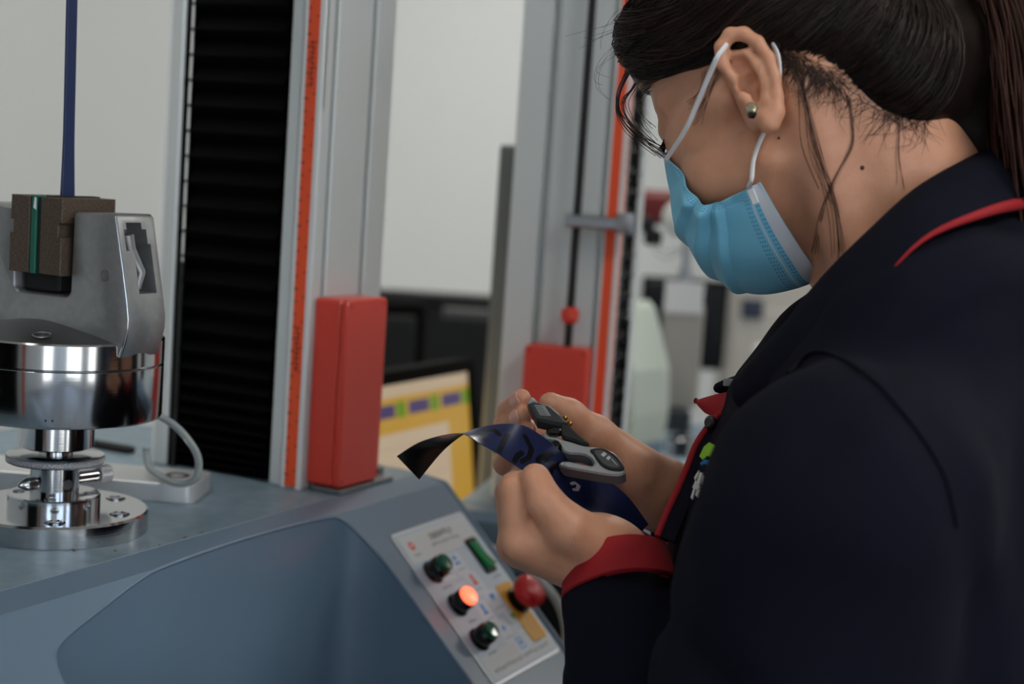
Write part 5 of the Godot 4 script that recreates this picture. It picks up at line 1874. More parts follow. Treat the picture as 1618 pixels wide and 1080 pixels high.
	tag(part("ponytail", pt, mat("hair_tail", lin(56, 30, 22), 0.55, 0.0, 0.3), h, Vector3.ZERO, "brown ponytail"), "", "", "", "stuff")
	var lash := Geo.new()
	for k6 in 16:
		var p6 := hd(30 + k6 * 1.0 - 2.0, 5.5 - k6 * 0.05, 87.0 - k6 * 0.45)
		lash.tube([p6, p6 + (head_f * 0.7 - head_u * 0.65 + head_l * (0.03 * (k6 - 8))) * 0.0045, p6 + (head_f * 0.95 - head_u * 0.75 + head_l * (0.06 * (k6 - 8))) * 0.0085], [0.0003, 0.00022, 0.0001], 3, false)
	tag(part("eyelash", lash, dark, person), "", "", "", "stuff")


var skin_field: Field


# moves a point towards the head along the depth of the room until it lies on the skin
func drape(p: Vector3) -> Vector3:
	var q := p + Vector3(-0.004, 0.004, 0.03)
	var dir := Vector3(0.12, -0.10, -1.0).normalized()
	var list := skin_field.near(p, 0.07)
	for i in 18:
		var d := skin_field.at(q, list) - 0.0006
		if d < 0.0003:
			break
		q += dir * minf(d, 0.02)
		if q.distance_to(p) > 0.06:
			return p
	return q


var cloth_field: Field


# moves a point along the view of the chest until it lies on the jacket
func cling(p: Vector3) -> Vector3:
	var q := p + Vector3(-0.02, 0.01, 0.06)
	var dir := Vector3(0.3, -0.1, -1.0).normalized()
	for i in 30:
		var d := cloth_field.at(q, cloth_field.prims) - 0.0008
		if d < 0.0004:
			break
		q += dir * clampf(d * 0.8, 0.0004, 0.02)
	return q


# ---------------------------------------------------------------- face mask
func face_mask() -> void:
	var grid := [
		[Vector3(50, -9, 79), Vector3(59, -28, 70), Vector3(64, -44, 66), Vector3(66, -55, 60), Vector3(68, -59, 50), Vector3(69, -60, 41), Vector3(68, -60, 30), Vector3(67, -60, 17)],
		[Vector3(42, -4, 85), Vector3(49, -25, 80), Vector3(53, -44, 76), Vector3(55, -60, 70), Vector3(56, -70, 60), Vector3(57, -76, 50), Vector3(56, -82, 36), Vector3(54, -86, 18)],
		[Vector3(24, 2, 92), Vector3(30, -22, 95), Vector3(36, -48, 94), Vector3(39, -70, 88), Vector3(40, -86, 76), Vector3(40, -97, 62), Vector3(36, -106, 42), Vector3(30, -109, 22)],
		[Vector3(0, 6, 98), Vector3(0, -22, 102), Vector3(0, -52, 103), Vector3(0, -78, 100), Vector3(0, -99, 92), Vector3(0, -113, 76), Vector3(0, -120, 50), Vector3(0, -121, 28)],
		[Vector3(-24, 2, 92), Vector3(-30, -22, 95), Vector3(-36, -48, 94), Vector3(-39, -70, 88), Vector3(-40, -86, 76), Vector3(-40, -97, 62), Vector3(-36, -106, 42), Vector3(-30, -109, 22)],
		[Vector3(-42, -4, 85), Vector3(-49, -25, 80), Vector3(-53, -44, 76), Vector3(-55, -60, 70), Vector3(-56, -70, 60), Vector3(-57, -76, 50), Vector3(-56, -82, 36), Vector3(-54, -86, 18)],
		[Vector3(-50, -9, 79), Vector3(-59, -28, 70), Vector3(-64, -44, 66), Vector3(-66, -55, 60), Vector3(-68, -59, 50), Vector3(-69, -60, 41), Vector3(-68, -60, 30), Vector3(-67, -60, 17)],
	]
	var nu := 61
	var nv := 120
	var rows := []
	for j in nv + 1:
		rows.append([])
	for i in nu + 1:
		var u: float = float(i) / nu * 6.0
		var ctrl := []
		for v in 8:
			var k := mini(int(u), 5)
			ctrl.append((grid[k][v] as Vector3).cubic_interpolate(grid[k + 1][v], grid[maxi(k - 1, 0)][v], grid[mini(k + 2, 6)][v], u - k))
		for j in nv + 1:
			var w: float = float(j) / nv * 7.0
			var k2 := mini(int(w), 6)
			var p: Vector3 = (ctrl[k2] as Vector3).cubic_interpolate(ctrl[k2 + 1], ctrl[maxi(k2 - 1, 0)], ctrl[mini(k2 + 2, 7)], w - k2)
			# three pleats: each steps out slowly and drops back sharply
			var fade: float = 1.0 - 0.35 * smoothstep(0.6, 3.0, minf(u, 6.0 - u))
			var bulge := 0.0
			for c in [[1.95, 0.70, 8.0], [2.95, 0.75, 9.5], [3.95, 0.62, 6.0]]:
				var x: float = (w - c[0]) / c[1]
				if x > -1.0 and x < 1.0:
					bulge += c[2] * ((x + 1.0) * 0.62 if x < 0.55 else (1.0 - x) * 2.13)
			var out := Vector3(p.x * 0.9, p.y + 40.0, p.z - 20.0).normalized()
			p += out * bulge * fade * smoothstep(0.0, 0.5, minf(u, 6.0 - u))
			# crimped side hems
			var near := exp(-pow(minf(u, 6.0 - u) / 0.35, 2.0))
			p += out * near * 1.2 * sin(w * 4.4 + 0.6)
			rows[j].append(hd(p.x, p.y, p.z))
	var g := Geo.new()
	g.sheet(rows, head_l, 0.0011)
	var m := mat("mask_blue", Color.WHITE, 0.78)
	m.albedo_texture = ImageTexture.create_from_image(mask_print())
	m.heightmap_enabled = true
	m.heightmap_texture = ImageTexture.create_from_image(mask_weave())
	m.heightmap_scale = 0.012
	m.backlight_enabled = true
	m.backlight = Color(0.16, 0.24, 0.28)
	var o := part("face_mask", g, m, person, Vector3.ZERO, "light blue pleated face mask with a white hem")
	var loops := Geo.new()
	loops.tube(smooth([hd(54, -12, 79), bd(0.0985, 1.4500, -0.9920), bd(0.1040, 1.4683, -0.9790), bd(0.1078, 1.4831, -0.9660), bd(0.1120, 1.4956, -0.9570), hd(70, 32, -8), hd(69, 25, -22), hd(71, 10, -28), hd(72, -6, -24), hd(70, -18, -16), hd(70, -28, -6), hd(71, -36, 4), hd(71, -46, 14), bd(0.1362, 1.4222, -0.9515), hd(69.5, -60, 25)], 6), 0.0019, 8, true, 0.55)
	part("ear_loop", loops, mat("elastic_white", lin(226, 226, 228), 0.8), o, Vector3.ZERO, "white ear loop")
	var weld_ := Geo.new()
	var q := hd(70.2, -63, 25)
	weld_.box(q + (head_f * -0.001 - head_u * 0.004), Vector3(0.0042, 0.0098, 0.0012), 0.0004, Basis(head_f, head_u, head_l))
	part("loop_weld", weld_, M.elastic_white, o)


func mask_print() -> Image:
	var w := 512
	var h := 1024
	var im := Image.create(w, h, false, Image.FORMAT_RGB8)
	var blue := lin(128, 202, 230)
	im.fill(blue)
	var rng := RandomNumberGenerator.new()
	rng.seed = 4
	for k in 5000:
		var c := blue.lerp(lin(112, 188, 220) if rng.randf() < 0.5 else lin(150, 216, 238), rng.randf() * 0.5)
		im.fill_rect(Rect2i(rng.randi_range(0, w - 6), rng.randi_range(0, h - 3), rng.randi_range(2, 6), 2), c)
	var stitch := lin(52, 120, 168)
	# lower and upper hems: white edge, rows of welded dashes
	im.fill_rect(Rect2i(0, h - 78, w, 78), lin(216, 219, 226))
	im.fill_rect(Rect2i(0, h - 118, w, 8), lin(206, 218, 228))
	im.fill_rect(Rect2i(0, 0, w, 60), lin(206, 216, 224))
	for x in range(0, w, 9):
		for y in [h - 158, h - 146, h - 134, h - 98, h - 88, 30, 44]:
			im.fill_rect(Rect2i(x, y, 5, 4), stitch)
	# side hems
	for y in range(70, h - 160, 20):
		for x in [6, 12, 18, 24]:
			im.fill_rect(Rect2i(x, y, 2, 11), stitch)
			im.fill_rect(Rect2i(w - x - 2, y, 2, 11), stitch)
	return im


func mask_weave() -> Image:
	var im := Image.create(512, 512, false, Image.FORMAT_L8)
	for y in 512:
		for x in 512:
			var v := 0.5 + 0.25 * sin(x * 0.8) * sin(y * 0.8 + x * 0.2)
			im.set_pixel(x, y, Color(v, v, v))
	return im


func small_parts() -> void:
	# faceted ear stud with a dark setting
	var c := bd(0.1322, 1.4640, -0.9480)
	var out := Vector3(-0.30, 0.06, 0.95).normalized()
	var g := Geo.new()
	g.lathe(c, [Vector2(0.0034, -0.001), Vector2(0.0040, 0.0006), Vector2(0.0034, 0.0016), Vector2(0.0020, 0.0021), Vector2(0, 0.0021)], 6, frame_of(out), 5.0)
	var st := part("ear_stud", g, mat("stud_gold", Color(0.80, 0.74, 0.62), 0.18, 0.9), person, Vector3.ZERO, "small shiny ear stud")
	var k := Geo.new()
	k.lathe(c + Vector3(0.0006, -0.0034, 0.0), [Vector2(0.0028, -0.001), Vector2(0.0031, 0.0006), Vector2(0.0017, 0.0022), Vector2(0, 0.0024)], 6, frame_of(out), 5.0)
	part("stud_setting", k, mat("stud_dark", lin(20, 18, 18), 0.15), st)
	for q in [[bd(0.1498, 1.4493, -0.9389), 0.0009], [bd(0.2001, 1.4338, -0.9372), 0.0015]]:
		var p := drape(q[0])
		var mg := Geo.new()
		mg.lathe(p - Vector3(0, 0, 0.0009), [Vector2(q[1], 0.0), Vector2(q[1] * 0.8, 0.0007), Vector2(0, 0.001)], 12, frame_of(Vector3(-0.2, 0.05, 1.0)))
		part("mole", mg, mat("mole", lin(70, 38, 32), 0.6), person)


# ---------------------------------------------------------------- what she holds
func build_held_things() -> void:
	film_strip()
	gauge()


func film_strip() -> void:
	var far := smooth([bd(-0.0528, 1.2202, -0.9840), bd(-0.0390, 1.2389, -0.9891), bd(-0.0253, 1.2511, -0.9904), bd(-0.0151, 1.2558, -0.9880), bd(-0.0017, 1.2587, -0.9883), bd(0.0121, 1.2573, -0.9931), bd(0.0284, 1.2462, -1.0070), bd(0.0453, 1.2305, -1.0284), bd(0.0656, 1.2190, -1.0422), bd(0.0839, 1.2063, -1.0469), bd(0.1004, 1.1870, -1.0488)], 8)
	var near := smooth([bd(-0.0667, 1.2367, -0.9708), bd(-0.0510, 1.2481, -0.9670), bd(-0.0286, 1.2546, -0.9657), bd(-0.0161, 1.2494, -0.9661), bd(-0.0047, 1.2433, -0.9695), bd(0.0076, 1.2349, -0.9756), bd(0.0201, 1.2271, -0.9848), bd(0.0321, 1.2168, -1.0078), bd(0.0471, 1.2026, -1.0223), bd(0.0712, 1.1920, -1.0292), bd(0.0894, 1.1797, -1.0359)], 8)
	var rows := []
	for i in far.size():
		var line := []
		for k in 9:
			line.append(far[i].lerp(near[i], k / 8.0))
		rows.append(line)
	var g := Geo.new()
	g.sheet(rows, Vector3.UP)
	var m := mat("film", Color.WHITE, 0.30)
	m.albedo_texture = ImageTexture.create_from_image(film_print())
	var o := part("film_strip", g, m, self)
	o.transform = person.transform
	var under := []
	for i in rows.size():
		var l2 := []
		for j in 9:
			var du: Vector3 = rows[mini(i + 1, rows.size() - 1)][j] - rows[maxi(i - 1, 0)][j]
			var dv: Vector3 = rows[i][mini(j + 1, 8)] - rows[i][maxi(j - 1, 0)]
			l2.append(rows[i][j] + du.cross(dv).normalized() * 0.0004)
		under.append(l2)
	var gu := Geo.new()
	gu.sheet(under, Vector3.DOWN)
	part("film_back", gu, mat("film_black", lin(12, 12, 14), 0.25), o, Vector3.ZERO, "glossy black underside")
	tag(o, "curling dark blue film strip with black marker strokes, held in the fingers", "film strip")


func film_print() -> Image:
	# u runs across the strip, v along it; hand-drawn marker strokes
	var w := 256
	var h := 1024
	var im := Image.create(w, h, false, Image.FORMAT_RGB8)
	im.fill(lin(30, 37, 72))
	var ink := lin(9, 9, 14)
	# the underside of the drooping end is black
	stroke(im, [Vector2(190, 330), Vector2(120, 310), Vector2(70, 330), Vector2(60, 370), Vector2(100, 400)], 13, ink)
	stroke(im, [Vector2(235, 420), Vector2(170, 425), Vector2(90, 440)], 14, ink)
	stroke(im, [Vector2(235, 500), Vector2(190, 510), Vector2(165, 525)], 13, ink)
	stroke(im, [Vector2(60, 520), Vector2(110, 560), Vector2(170, 560), Vector2(215, 535)], 12, ink)
	stroke(im, [Vector2(60, 640), Vector2(150, 600), Vector2(230, 640)], 12, ink)
	stroke(im, [Vector2(70, 690), Vector2(150, 670), Vector2(225, 690)], 11, ink)
	stroke(im, [Vector2(120, 605), Vector2(115, 690)], 11, ink)
	var chalk := lin(176, 172, 180)
	stroke(im, [Vector2(150, 766), Vector2(130, 772), Vector2(132, 788), Vector2(160, 794), Vector2(172, 786)], 7, chalk)
	return im


func stroke(im: Image, pts: Array, r: int, c: Color) -> void:
	for i in pts.size() - 1:
		var n := int(pts[i].distance_to(pts[i + 1]) / 2.0) + 1
		for k in n + 1:
			var p: Vector2 = pts[i].lerp(pts[i + 1], float(k) / n)
			disc(im, clampi(int(p.x), r, im.get_width() - r - 1), clampi(int(p.y), r, im.get_height() - r - 1), r, c)


func gauge() -> void:
	var t := thing("thickness_gauge", "grey hand-held thickness gauge with a horseshoe frame, gripped above the blue strip", "gauge")
	t.transform = person.transform * Transform3D(Basis(Vector3(0.9928, 0.0750, 0.0937), Vector3(0, 0.7809, -0.6247), Vector3(-0.1200, 0.6202, 0.7752)), bd(0.0442, 1.2417, -1.0196))
	var mm := func(pts: Array, z0: float, z1: float, bevel: float, round_: bool) -> Geo:
		var p := PackedVector2Array()
		for q in pts:
			p.append(Vector2(q[0], q[1]) * 0.001)
		if round_:
			p = soften(p)
		var g := Geo.new()
		g.prism(p, (z1 - z0) * 0.001, bevel, Transform3D(Basis.IDENTITY, Vector3(0, 0, z0 * 0.001)), round_)
		return g
	var cast := mat("gauge_grey", lin(150, 152, 155), 0.42, 0.6)
	relief(cast, noise_tex(81, 0.2), 16.0, 0.01)
	var frame := [[-21.6, 9.5], [-14.8, 10.0], [-6.6, 5.4], [1.5, 3.2], [10.1, 0.5], [20.0, -0.8], [29.2, -6.0], [34.6, -16.9], [33.7, -19.6], [28.9, -21.0], [18.0, -19.8], [5.9, -17.5], [-3.9, -15.7], [-8.3, -14.0], [-7.8, -11.4], [-4.7, -10.5], [2.0, -11.4], [8.7, -13.1], [14.0, -13.3], [11.6, -8.3], [5.5, -5.6], [-1.9, -5.2], [-6.2, -3.3], [-8.3, 1.2], [-11.5, 4.0], [-17.0, 4.6], [-20.0, 7.4]]
	part("frame", mm.call(frame, -13.0, 0.0, 0.0011, true), cast, t)
	part("grip_plate", mm.call([[11.5, -3.1], [15.0, -1.6], [20.0, -1.9], [25.0, -4.4], [28.6, -7.4], [31.5, -11.4], [34.0, -15.6], [32.5, -17.6], [27.5, -17.6], [22.8, -16.4], [19.0, -14.0], [16.6, -11.0], [13.5, -6.0]], -0.5, 1.6, 0.0006, true), M.rubber, t)
	part("grip_label", mm.call([[14.2, -4.0], [19.5, -3.6], [26.0, -7.8], [31.2, -14.8], [27.5, -16.0], [22.8, -14.8], [18.4, -11.2]], 1.4, 1.8, 0.0002, true), mat("label_grey", lin(66, 68, 70), 0.35), t)
	var pr := Geo.new()
	for q in [[20.5, -6.6, 2.6, 3.0], [23.6, -9.2, 2.2, 2.6]]:
		pr.box(Vector3(q[0] * 0.001, q[1] * 0.001, 0.0019), Vector3(q[2] * 0.001, q[3] * 0.001, 0.0002), 0.0, Basis(Vector3(0, 0, 1), -0.75))
	for k in 4:
		pr.box(Vector3((26.0 + k * 0.9) * 0.001, (-10.4 - k * 1.1) * 0.001, 0.0019), Vector3(0.0010, 0.0006, 0.0002), 0.0, Basis(Vector3(0, 0, 1), -0.75))
	part("label_print", pr, M.cable_grey, t)
	# head with the dial window
	part("dial_head", mm.call([[-31.0, 30.1], [-27.7, 32.2], [-23.0, 31.6], [-15.6, 28.8], [-9.0, 22.5], [-3.7, 15.8], [-6.3, 13.8], [-15.0, 15.4], [-24.5, 17.6]], -9.0, 4.0, 0.0016, false), mat("gauge_dark", lin(46, 47, 49), 0.38, 0.2), t)
	part("dial_window", mm.call([[-26.6, 28.9], [-19.6, 28.6], [-14.8, 20.4], [-22.1, 20.9]], 3.6, 4.3, 0.0002, false), mat("dial_glass", lin(134, 136, 134), 0.12), t)
	var rows := Geo.new()
	for k in 5:
		rows.box(Vector3((-23.2 + k * 0.9) * 0.001, (27.2 - k * 1.4) * 0.001, 0.00442), Vector3(0.0042, 0.0005, 0.0002), 0.0, Basis(Vector3(0, 0, 1), -0.02))
	part("dial_print", rows, M.ink_soft, t)
	part("end_cap", mm.call([[-29.5, 36.2], [-27.6, 36.4], [-23.5, 31.4], [-24.5, 29.5], [-30.6, 29.8], [-31.0, 32.3]], -7.0, 1.0, 0.0008, true), cast, t)
	part("lever", mm.call([[-17.9, 10.2], [-15.0, 12.4], [-11.2, 13.4], [-7.8, 12.0], [-8.3, 7.8], [-12.0, 7.2], [-15.9, 7.8]], -1.0, 3.0, 0.0010, true), M.black_gloss, t)
	part("side_arm", mm.call([[-8.4, 15.2], [-3.9, 15.6], [3.0, 8.6], [10.6, 1.6], [6.0, 1.0], [0.2, 3.6], [-7.2, 6.4]], -3.0, 2.6, 0.0012, true), M.rubber, t)
	for q in [[-9.1, 20.3], [-5.8, 16.0]]:
		var s := Geo.new()
		s.lathe(Vector3(q[0] * 0.001 + 0.003, q[1] * 0.001 + 0.0015, -0.001), [Vector2(0.0016, -0.002), Vector2(0.0016, 0.001), Vector2(0.001, 0.0018), Vector2(0, 0.0018)], 14, frame_of(Vector3(0.6, 0.5, 0.5)))
		part("brass_screw", s, mat("brass", Color(0.78, 0.60, 0.25), 0.3, 1.0), t)
	var an := Geo.new()
	an.lathe(Vector3(-0.0107, 0.0012, -0.0045), [Vector2(0.0034, -0.004), Vector2(0.0034, 0.004), Vector2(0.0024, 0.0048), Vector2(0, 0.0048)], 22, frame_of(Vector3(0.1, 0.2, 1.0)))
	part("anvil", an, M.black_gloss, t)
	var hole := Geo.new()
	hole.lathe(Vector3(-0.0047, -0.0132, 0.0), [Vector2(0.0017, 0.0002), Vector2(0.0014, 0.0001), Vector2(0.0, -0.0001)], 18, frame_of(Vector3(0, 0, 1)))
	part("jaw_hole", hole, M.steel_dark, t)


# rounds the corners of an outline
func soften(p: PackedVector2Array) -> PackedVector2Array:
	var out := PackedVector2Array()
	var n := p.size()
	for i in n:
		for k in 3:
			out.append(p[i].cubic_interpolate(p[(i + 1) % n], p[(i + n - 1) % n], p[(i + 2) % n], k / 3.0))
	return out


# ---------------------------------------------------------------- the rest of the laboratory
# a spot given in the operator's level frame (x right, z towards the photographer)
func lab(x: float, y: float, z: float) -> Vector3:
	return Vector3(x * sin(deg_to_rad(YAW)) - z * cos(deg_to_rad(YAW)), y, x * cos(deg_to_rad(YAW)) + z * sin(deg_to_rad(YAW)))


const FACING := -63.5   # turn of a thing that faces the photographer


func build_background() -> void:
	build_tester(lab(0.3355, 1.087, -1.5547), FACING - 12.0, 2)
	var b2 := thing("bench", "black bench under the second tester, dark behind the hands", "bench", lab(0.3355, 0.0, -1.5547), FACING - 12.0)
	part("bench_top", bx(Vector3(0, 1.0, -0.08), Vector3(0.748, 0.05, 0.46), 0.004), M.black, b2)
	for x in [-0.34, 0.34]:
		part("side_panel", bx(Vector3(x, 0.4875, -0.08), Vector3(0.05, 0.975, 0.42), 0.003), M.black, b2)
	part("back_panel", bx(Vector3(0, 0.55, -0.26), Vector3(0.66, 0.80, 0.02), 0.003), M.black, b2)
	computer()
	partition()
	third_tester()
	far_things()


func computer() -> void:
	# tilted a little backwards on its stand; its screen faces the tester's front side
	var tr := Vector3(1.6656, 1.1855, -0.8854)
	var t := thing("monitor", "black computer monitor with a yellow test program on its screen, behind the red box", "monitor", Vector3(tr.x - 0.211, 0.76, tr.z + 0.02))
	var tilt := Basis(Vector3.RIGHT, deg_to_rad(-8.0))
	var c := Vector3(0.0, tr.y - 0.76 - 0.155, 0.0)
	var g := Geo.new()
	g.prism(rounded(0.42, 0.32, 0.006, 3), 0.035, 0.003, Transform3D(tilt, c - tilt.z * 0.03), true)
	var body := part("housing", g, M.bezel, t)
	var f := Geo.new()
	for s in [-1.0, 1.0]:
		f.box(c + tilt * Vector3(s * 0.203, 0, 0.007), Vector3(0.014, 0.32, 0.006), 0.001, tilt)
		f.box(c + tilt * Vector3(0, s * 0.1525, 0.007), Vector3(0.392, 0.015, 0.006), 0.001, tilt)
	part("bezel", f, M.bezel, t)
	var m := mat("screen", lin(30, 30, 32), 0.35)
	m.emission_enabled = true
	m.emission = Color.BLACK
	m.emission_texture = ImageTexture.create_from_image(screen_print())
	m.emission_energy_multiplier = 0.5
	var s2 := Geo.new()
	var q := []
	for e in [[-0.196, -0.145], [0.196, -0.145], [0.196, 0.145], [-0.196, 0.145]]:
		q.append(c + tilt * Vector3(e[0], e[1], 0.0056))
	s2.tri(q[0], q[1], q[2], tilt.z, tilt.z, tilt.z, Vector2(0, 1), Vector2(1, 1), Vector2(1, 0))
	s2.tri(q[0], q[2], q[3], tilt.z, tilt.z, tilt.z, Vector2(0, 1), Vector2(1, 0), Vector2(0, 0))
	part("screen", s2, m, t)
	var l := AreaLight3D.new()
	l.name = "screen_light"
	l.area_size = Vector2(0.38, 0.27)
	l.light_color = Color(1.0, 0.86, 0.62)
	l.light_energy = 0.03
	l.area_range = 8.0
	l.area_attenuation = 2.0
	l.shadow_enabled = true
	t.add_child(l)
	l.transform = Transform3D(Basis(Vector3.UP, PI) * Basis(Vector3.RIGHT, deg_to_rad(8.0)), c + tilt.z * 0.02)
	var st := Geo.new()
	st.box(Vector3(0, 0.10, -0.06), Vector3(0.06, 0.20, 0.03), 0.004)
	st.prism(rounded(0.24, 0.18, 0.03, 4), 0.012, 0.002, Transform3D(Basis(Vector3.RIGHT, Vector3(0, 0, -1), Vector3.UP), Vector3(0, 0, -0.10)), true)
	part("stand", st, M.bezel, t)
	var d := thing("desk", "grey computer desk behind the testing machine, under the yellow screen", "desk", Vector3(1.60, 0, -1.08))
	part("desk_top", bx(Vector3(0, 0.745, 0), Vector3(0.66, 0.03, 0.46), 0.003), M.beige_grey, d)
	for x in [-0.30, 0.30]:
		part("leg", bx(Vector3(x, 0.365, 0), Vector3(0.04, 0.73, 0.42), 0.003), M.rubber, d)


func screen_print() -> Image:
	var w := 640
	var h := 400
	var im := Image.create(w, h, false, Image.FORMAT_RGB8)
	im.fill(lin(206, 160, 62))
	im.fill_rect(Rect2i(0, 0, w, 20), lin(210, 186, 156))
	im.fill_rect(Rect2i(0, 74, 556, 326), lin(212, 188, 160))
	for k in 9:
		im.fill_rect(Rect2i(w - 28 - k * 122, 28, 34, 24), lin(112, 150, 34))
		im.fill_rect(Rect2i(w - 106 - k * 122, 30, 74, 20), lin(78, 66, 112))
	im.fill_rect(Rect2i(572, 256, 60, 20), lin(186, 156, 140))
	im.fill_rect(Rect2i(562, 300, 78, 22), lin(104, 146, 40))
	im.fill_rect(Rect2i(562, 322, 78, 20), lin(84, 84, 70))
	im.fill_rect(Rect2i(562, 344, 78, 14), lin(104, 146, 40))
	im.fill_rect(Rect2i(0, 380, w, 20), lin(120, 122, 124))
	for y in range(96, 370, 26):
		im.fill_rect(Rect2i(12, y, 530, 2), lin(198, 172, 142))
	return im


func partition() -> void:
	var t := thing("office_partition", "black office partition standing behind the monitor, below the pale wall", "partition", lab(-0.16, 0, -2.93), FACING + 4.0)
	part("panel", bx(Vector3(0, 0.58, 0), Vector3(0.46, 1.16, 0.04), 0.004), M.partition, t)
	part("rail", bx(Vector3(0, 1.168, 0), Vector3(0.46, 0.022, 0.05), 0.004), M.black, t)
	for x in [-0.18, 0.18]:
		part("foot", bx(Vector3(x, 0.02, 0), Vector3(0.05, 0.04, 0.20), 0.004), M.black, t)
	var bm := thing("monitor", "black back of a monitor above the yellow screen, right of the red box", "monitor", lab(-0.20, 0.76, -2.50), FACING + 16.0)
	var g := Geo.new()
	g.prism(rounded(0.12, 0.15, 0.012, 4), 0.025, 0.004, Transform3D(Basis.IDENTITY, Vector3(0, 0.36, -0.012)), true)
	part("housing", g, M.bezel, bm)
	part("back_cover", bx(Vector3(0.0, 0.36, 0.018), Vector3(0.085, 0.11, 0.018), 0.004), M.rubber, bm)
	part("stand", bx(Vector3(0, 0.15, -0.02), Vector3(0.03, 0.30, 0.02), 0.003), M.rubber, bm)
	part("stand_foot", bx(Vector3(0, 0.006, -0.01), Vector3(0.11, 0.012, 0.11), 0.003), M.rubber, bm)
	var arm := thing("monitor_mount", "grey horizontal monitor mount against the black partition", "mount", lab(-0.072, 0.76, -2.69), FACING)
	part("arm", bx(Vector3(0.01, 0.405, 0), Vector3(0.12, 0.020, 0.02), 0.004), mat("arm_grey", lin(84, 84, 84), 0.5), arm)
	part("pole", bx(Vector3(0.06, 0.20, -0.01), Vector3(0.02, 0.40, 0.02), 0.004), M.rubber, arm)
	var d := thing("desk", "dark desk in the background carrying the black monitor and its arm", "desk", lab(-0.19, 0, -2.58), FACING)
	part("desk_top", bx(Vector3(0.02, 0.745, 0), Vector3(0.34, 0.03, 0.40), 0.003), M.black, d)
	for x in [-0.12, 0.15]:
		part("leg", bx(Vector3(x, 0.365, 0), Vector3(0.04, 0.73, 0.36), 0.003), M.black, d)
	var p := thing("cable_duct", "grey upright cable duct left of the second tester's column", "cable duct", lab(-0.018, 0, -1.79), FACING)
	part("duct", bx(Vector3(0, 0.722, 0), Vector3(0.020, 1.444, 0.03), 0.003), mat("duct_grey", lin(104, 106, 104), 0.6), p)
	part("duct_lid", bx(Vector3(0, 0.722, 0.017), Vector3(0.014, 1.43, 0.005), 0.001), M.duct_grey, p)


func third_tester() -> void:
	var t := thing("testing_machine", "third testing machine, far behind the mask, with a dark red crosshead", "testing machine", lab(0.25, 0, -2.36), FACING)
	var base := Geo.new()
	base.box(Vector3(0.03, 0.95, -0.05), Vector3(0.50, 0.13, 0.42), 0.01)
	base.box(Vector3(0.03, 0.44, -0.05), Vector3(0.46, 0.88, 0.38), 0.01)
	part("base", base, M.blue_grey, t)
	for x in [-0.19, 0.31]:
		var c := Geo.new()
		c.box(Vector3(x, 1.56, -0.10), Vector3(0.045, 1.10, 0.06), 0.003)
		part("column", c, M.extrusion, t)
	var ch := part("crosshead", bx(Vector3(-0.005, 1.375, 0.06), Vector3(0.17, 0.040, 0.07), 0.004), M.crosshead_red, t, Vector3.ZERO, "dark red crosshead")
	part("crosshead_beam", bx(Vector3(0.06, 1.375, -0.04), Vector3(0.48, 0.05, 0.12), 0.004), M.crosshead_red, ch)
	var w := Geo.new()
	w.lathe(Vector3(-0.028, 1.364, 0.145), [Vector2(0, -0.02), Vector2(0.012, -0.02), Vector2(0.022, -0.010), Vector2(0.026, 0.0), Vector2(0.022, 0.012), Vector2(0.012, 0.020), Vector2(0, 0.022)], 28, frame_of(Vector3(0.1, 0.2, 1)), 60.0)
	part("hand_wheel", w, M.white_plastic, t, Vector3.ZERO, "white hand wheel")
	var bk := Geo.new()
	bk.box(Vector3(-0.075, 1.352, 0.10), Vector3(0.030, 0.022, 0.05), 0.004)
	bk.box(Vector3(-0.060, 1.334, 0.10), Vector3(0.024, 0.022, 0.04), 0.004)
	part("clamp", bk, M.rubber, t)
	var r := Geo.new()
	r.tube([Vector3(-0.008, 1.35, 0.085), Vector3(-0.008, 1.24, 0.085)], 0.0062, 12)
	r.lathe(Vector3(-0.008, 1.272, 0.085), [Vector2(0, 0), Vector2(0.010, 0), Vector2(0.010, 0.02), Vector2(0, 0.02)], 18)
	part("load_rod", r, M.steel_soft, t)
	for k in 2:
		var cb := Geo.new()
		cb.tube(smooth([Vector3(-0.07, 1.335, 0.11), Vector3(-0.045, 1.318 - 0.012 * k, 0.125), Vector3(-0.010, 1.328, 0.13), Vector3(0.005, 1.35, 0.11)], 6), 0.0012, 6)
		part("wire", cb, M.cable_grey, t)
	part("grip_block", bx(Vector3(-0.006, 1.168, 0.085), Vector3(0.055, 0.15, 0.05), 0.003), M.beige_grey, t, Vector3.ZERO, "beige-grey grip block")
	part("paper_tag", bx(Vector3(-0.010, 1.252, 0.1125), Vector3(0.055, 0.045, 0.002), 0.0004), M.paper, t, Vector3.ZERO, "white paper tag")
	part("grip_foot", bx(Vector3(-0.014, 1.080, 0.13), Vector3(0.046, 0.030, 0.05), 0.003), mat("foot_dark", lin(52, 56, 62), 0.5), t)
	var st := Geo.new()
	st.lathe(Vector3(0.0, 1.015, 0.14), [Vector2(0, 0), Vector2(0.036, 0), Vector2(0.036, 0.012), Vector2(0.022, 0.016), Vector2(0.022, 0.040), Vector2(0.014, 0.046), Vector2(0.014, 0.055), Vector2(0, 0.055)], 32)
	part("spindle", st, M.steel, t)


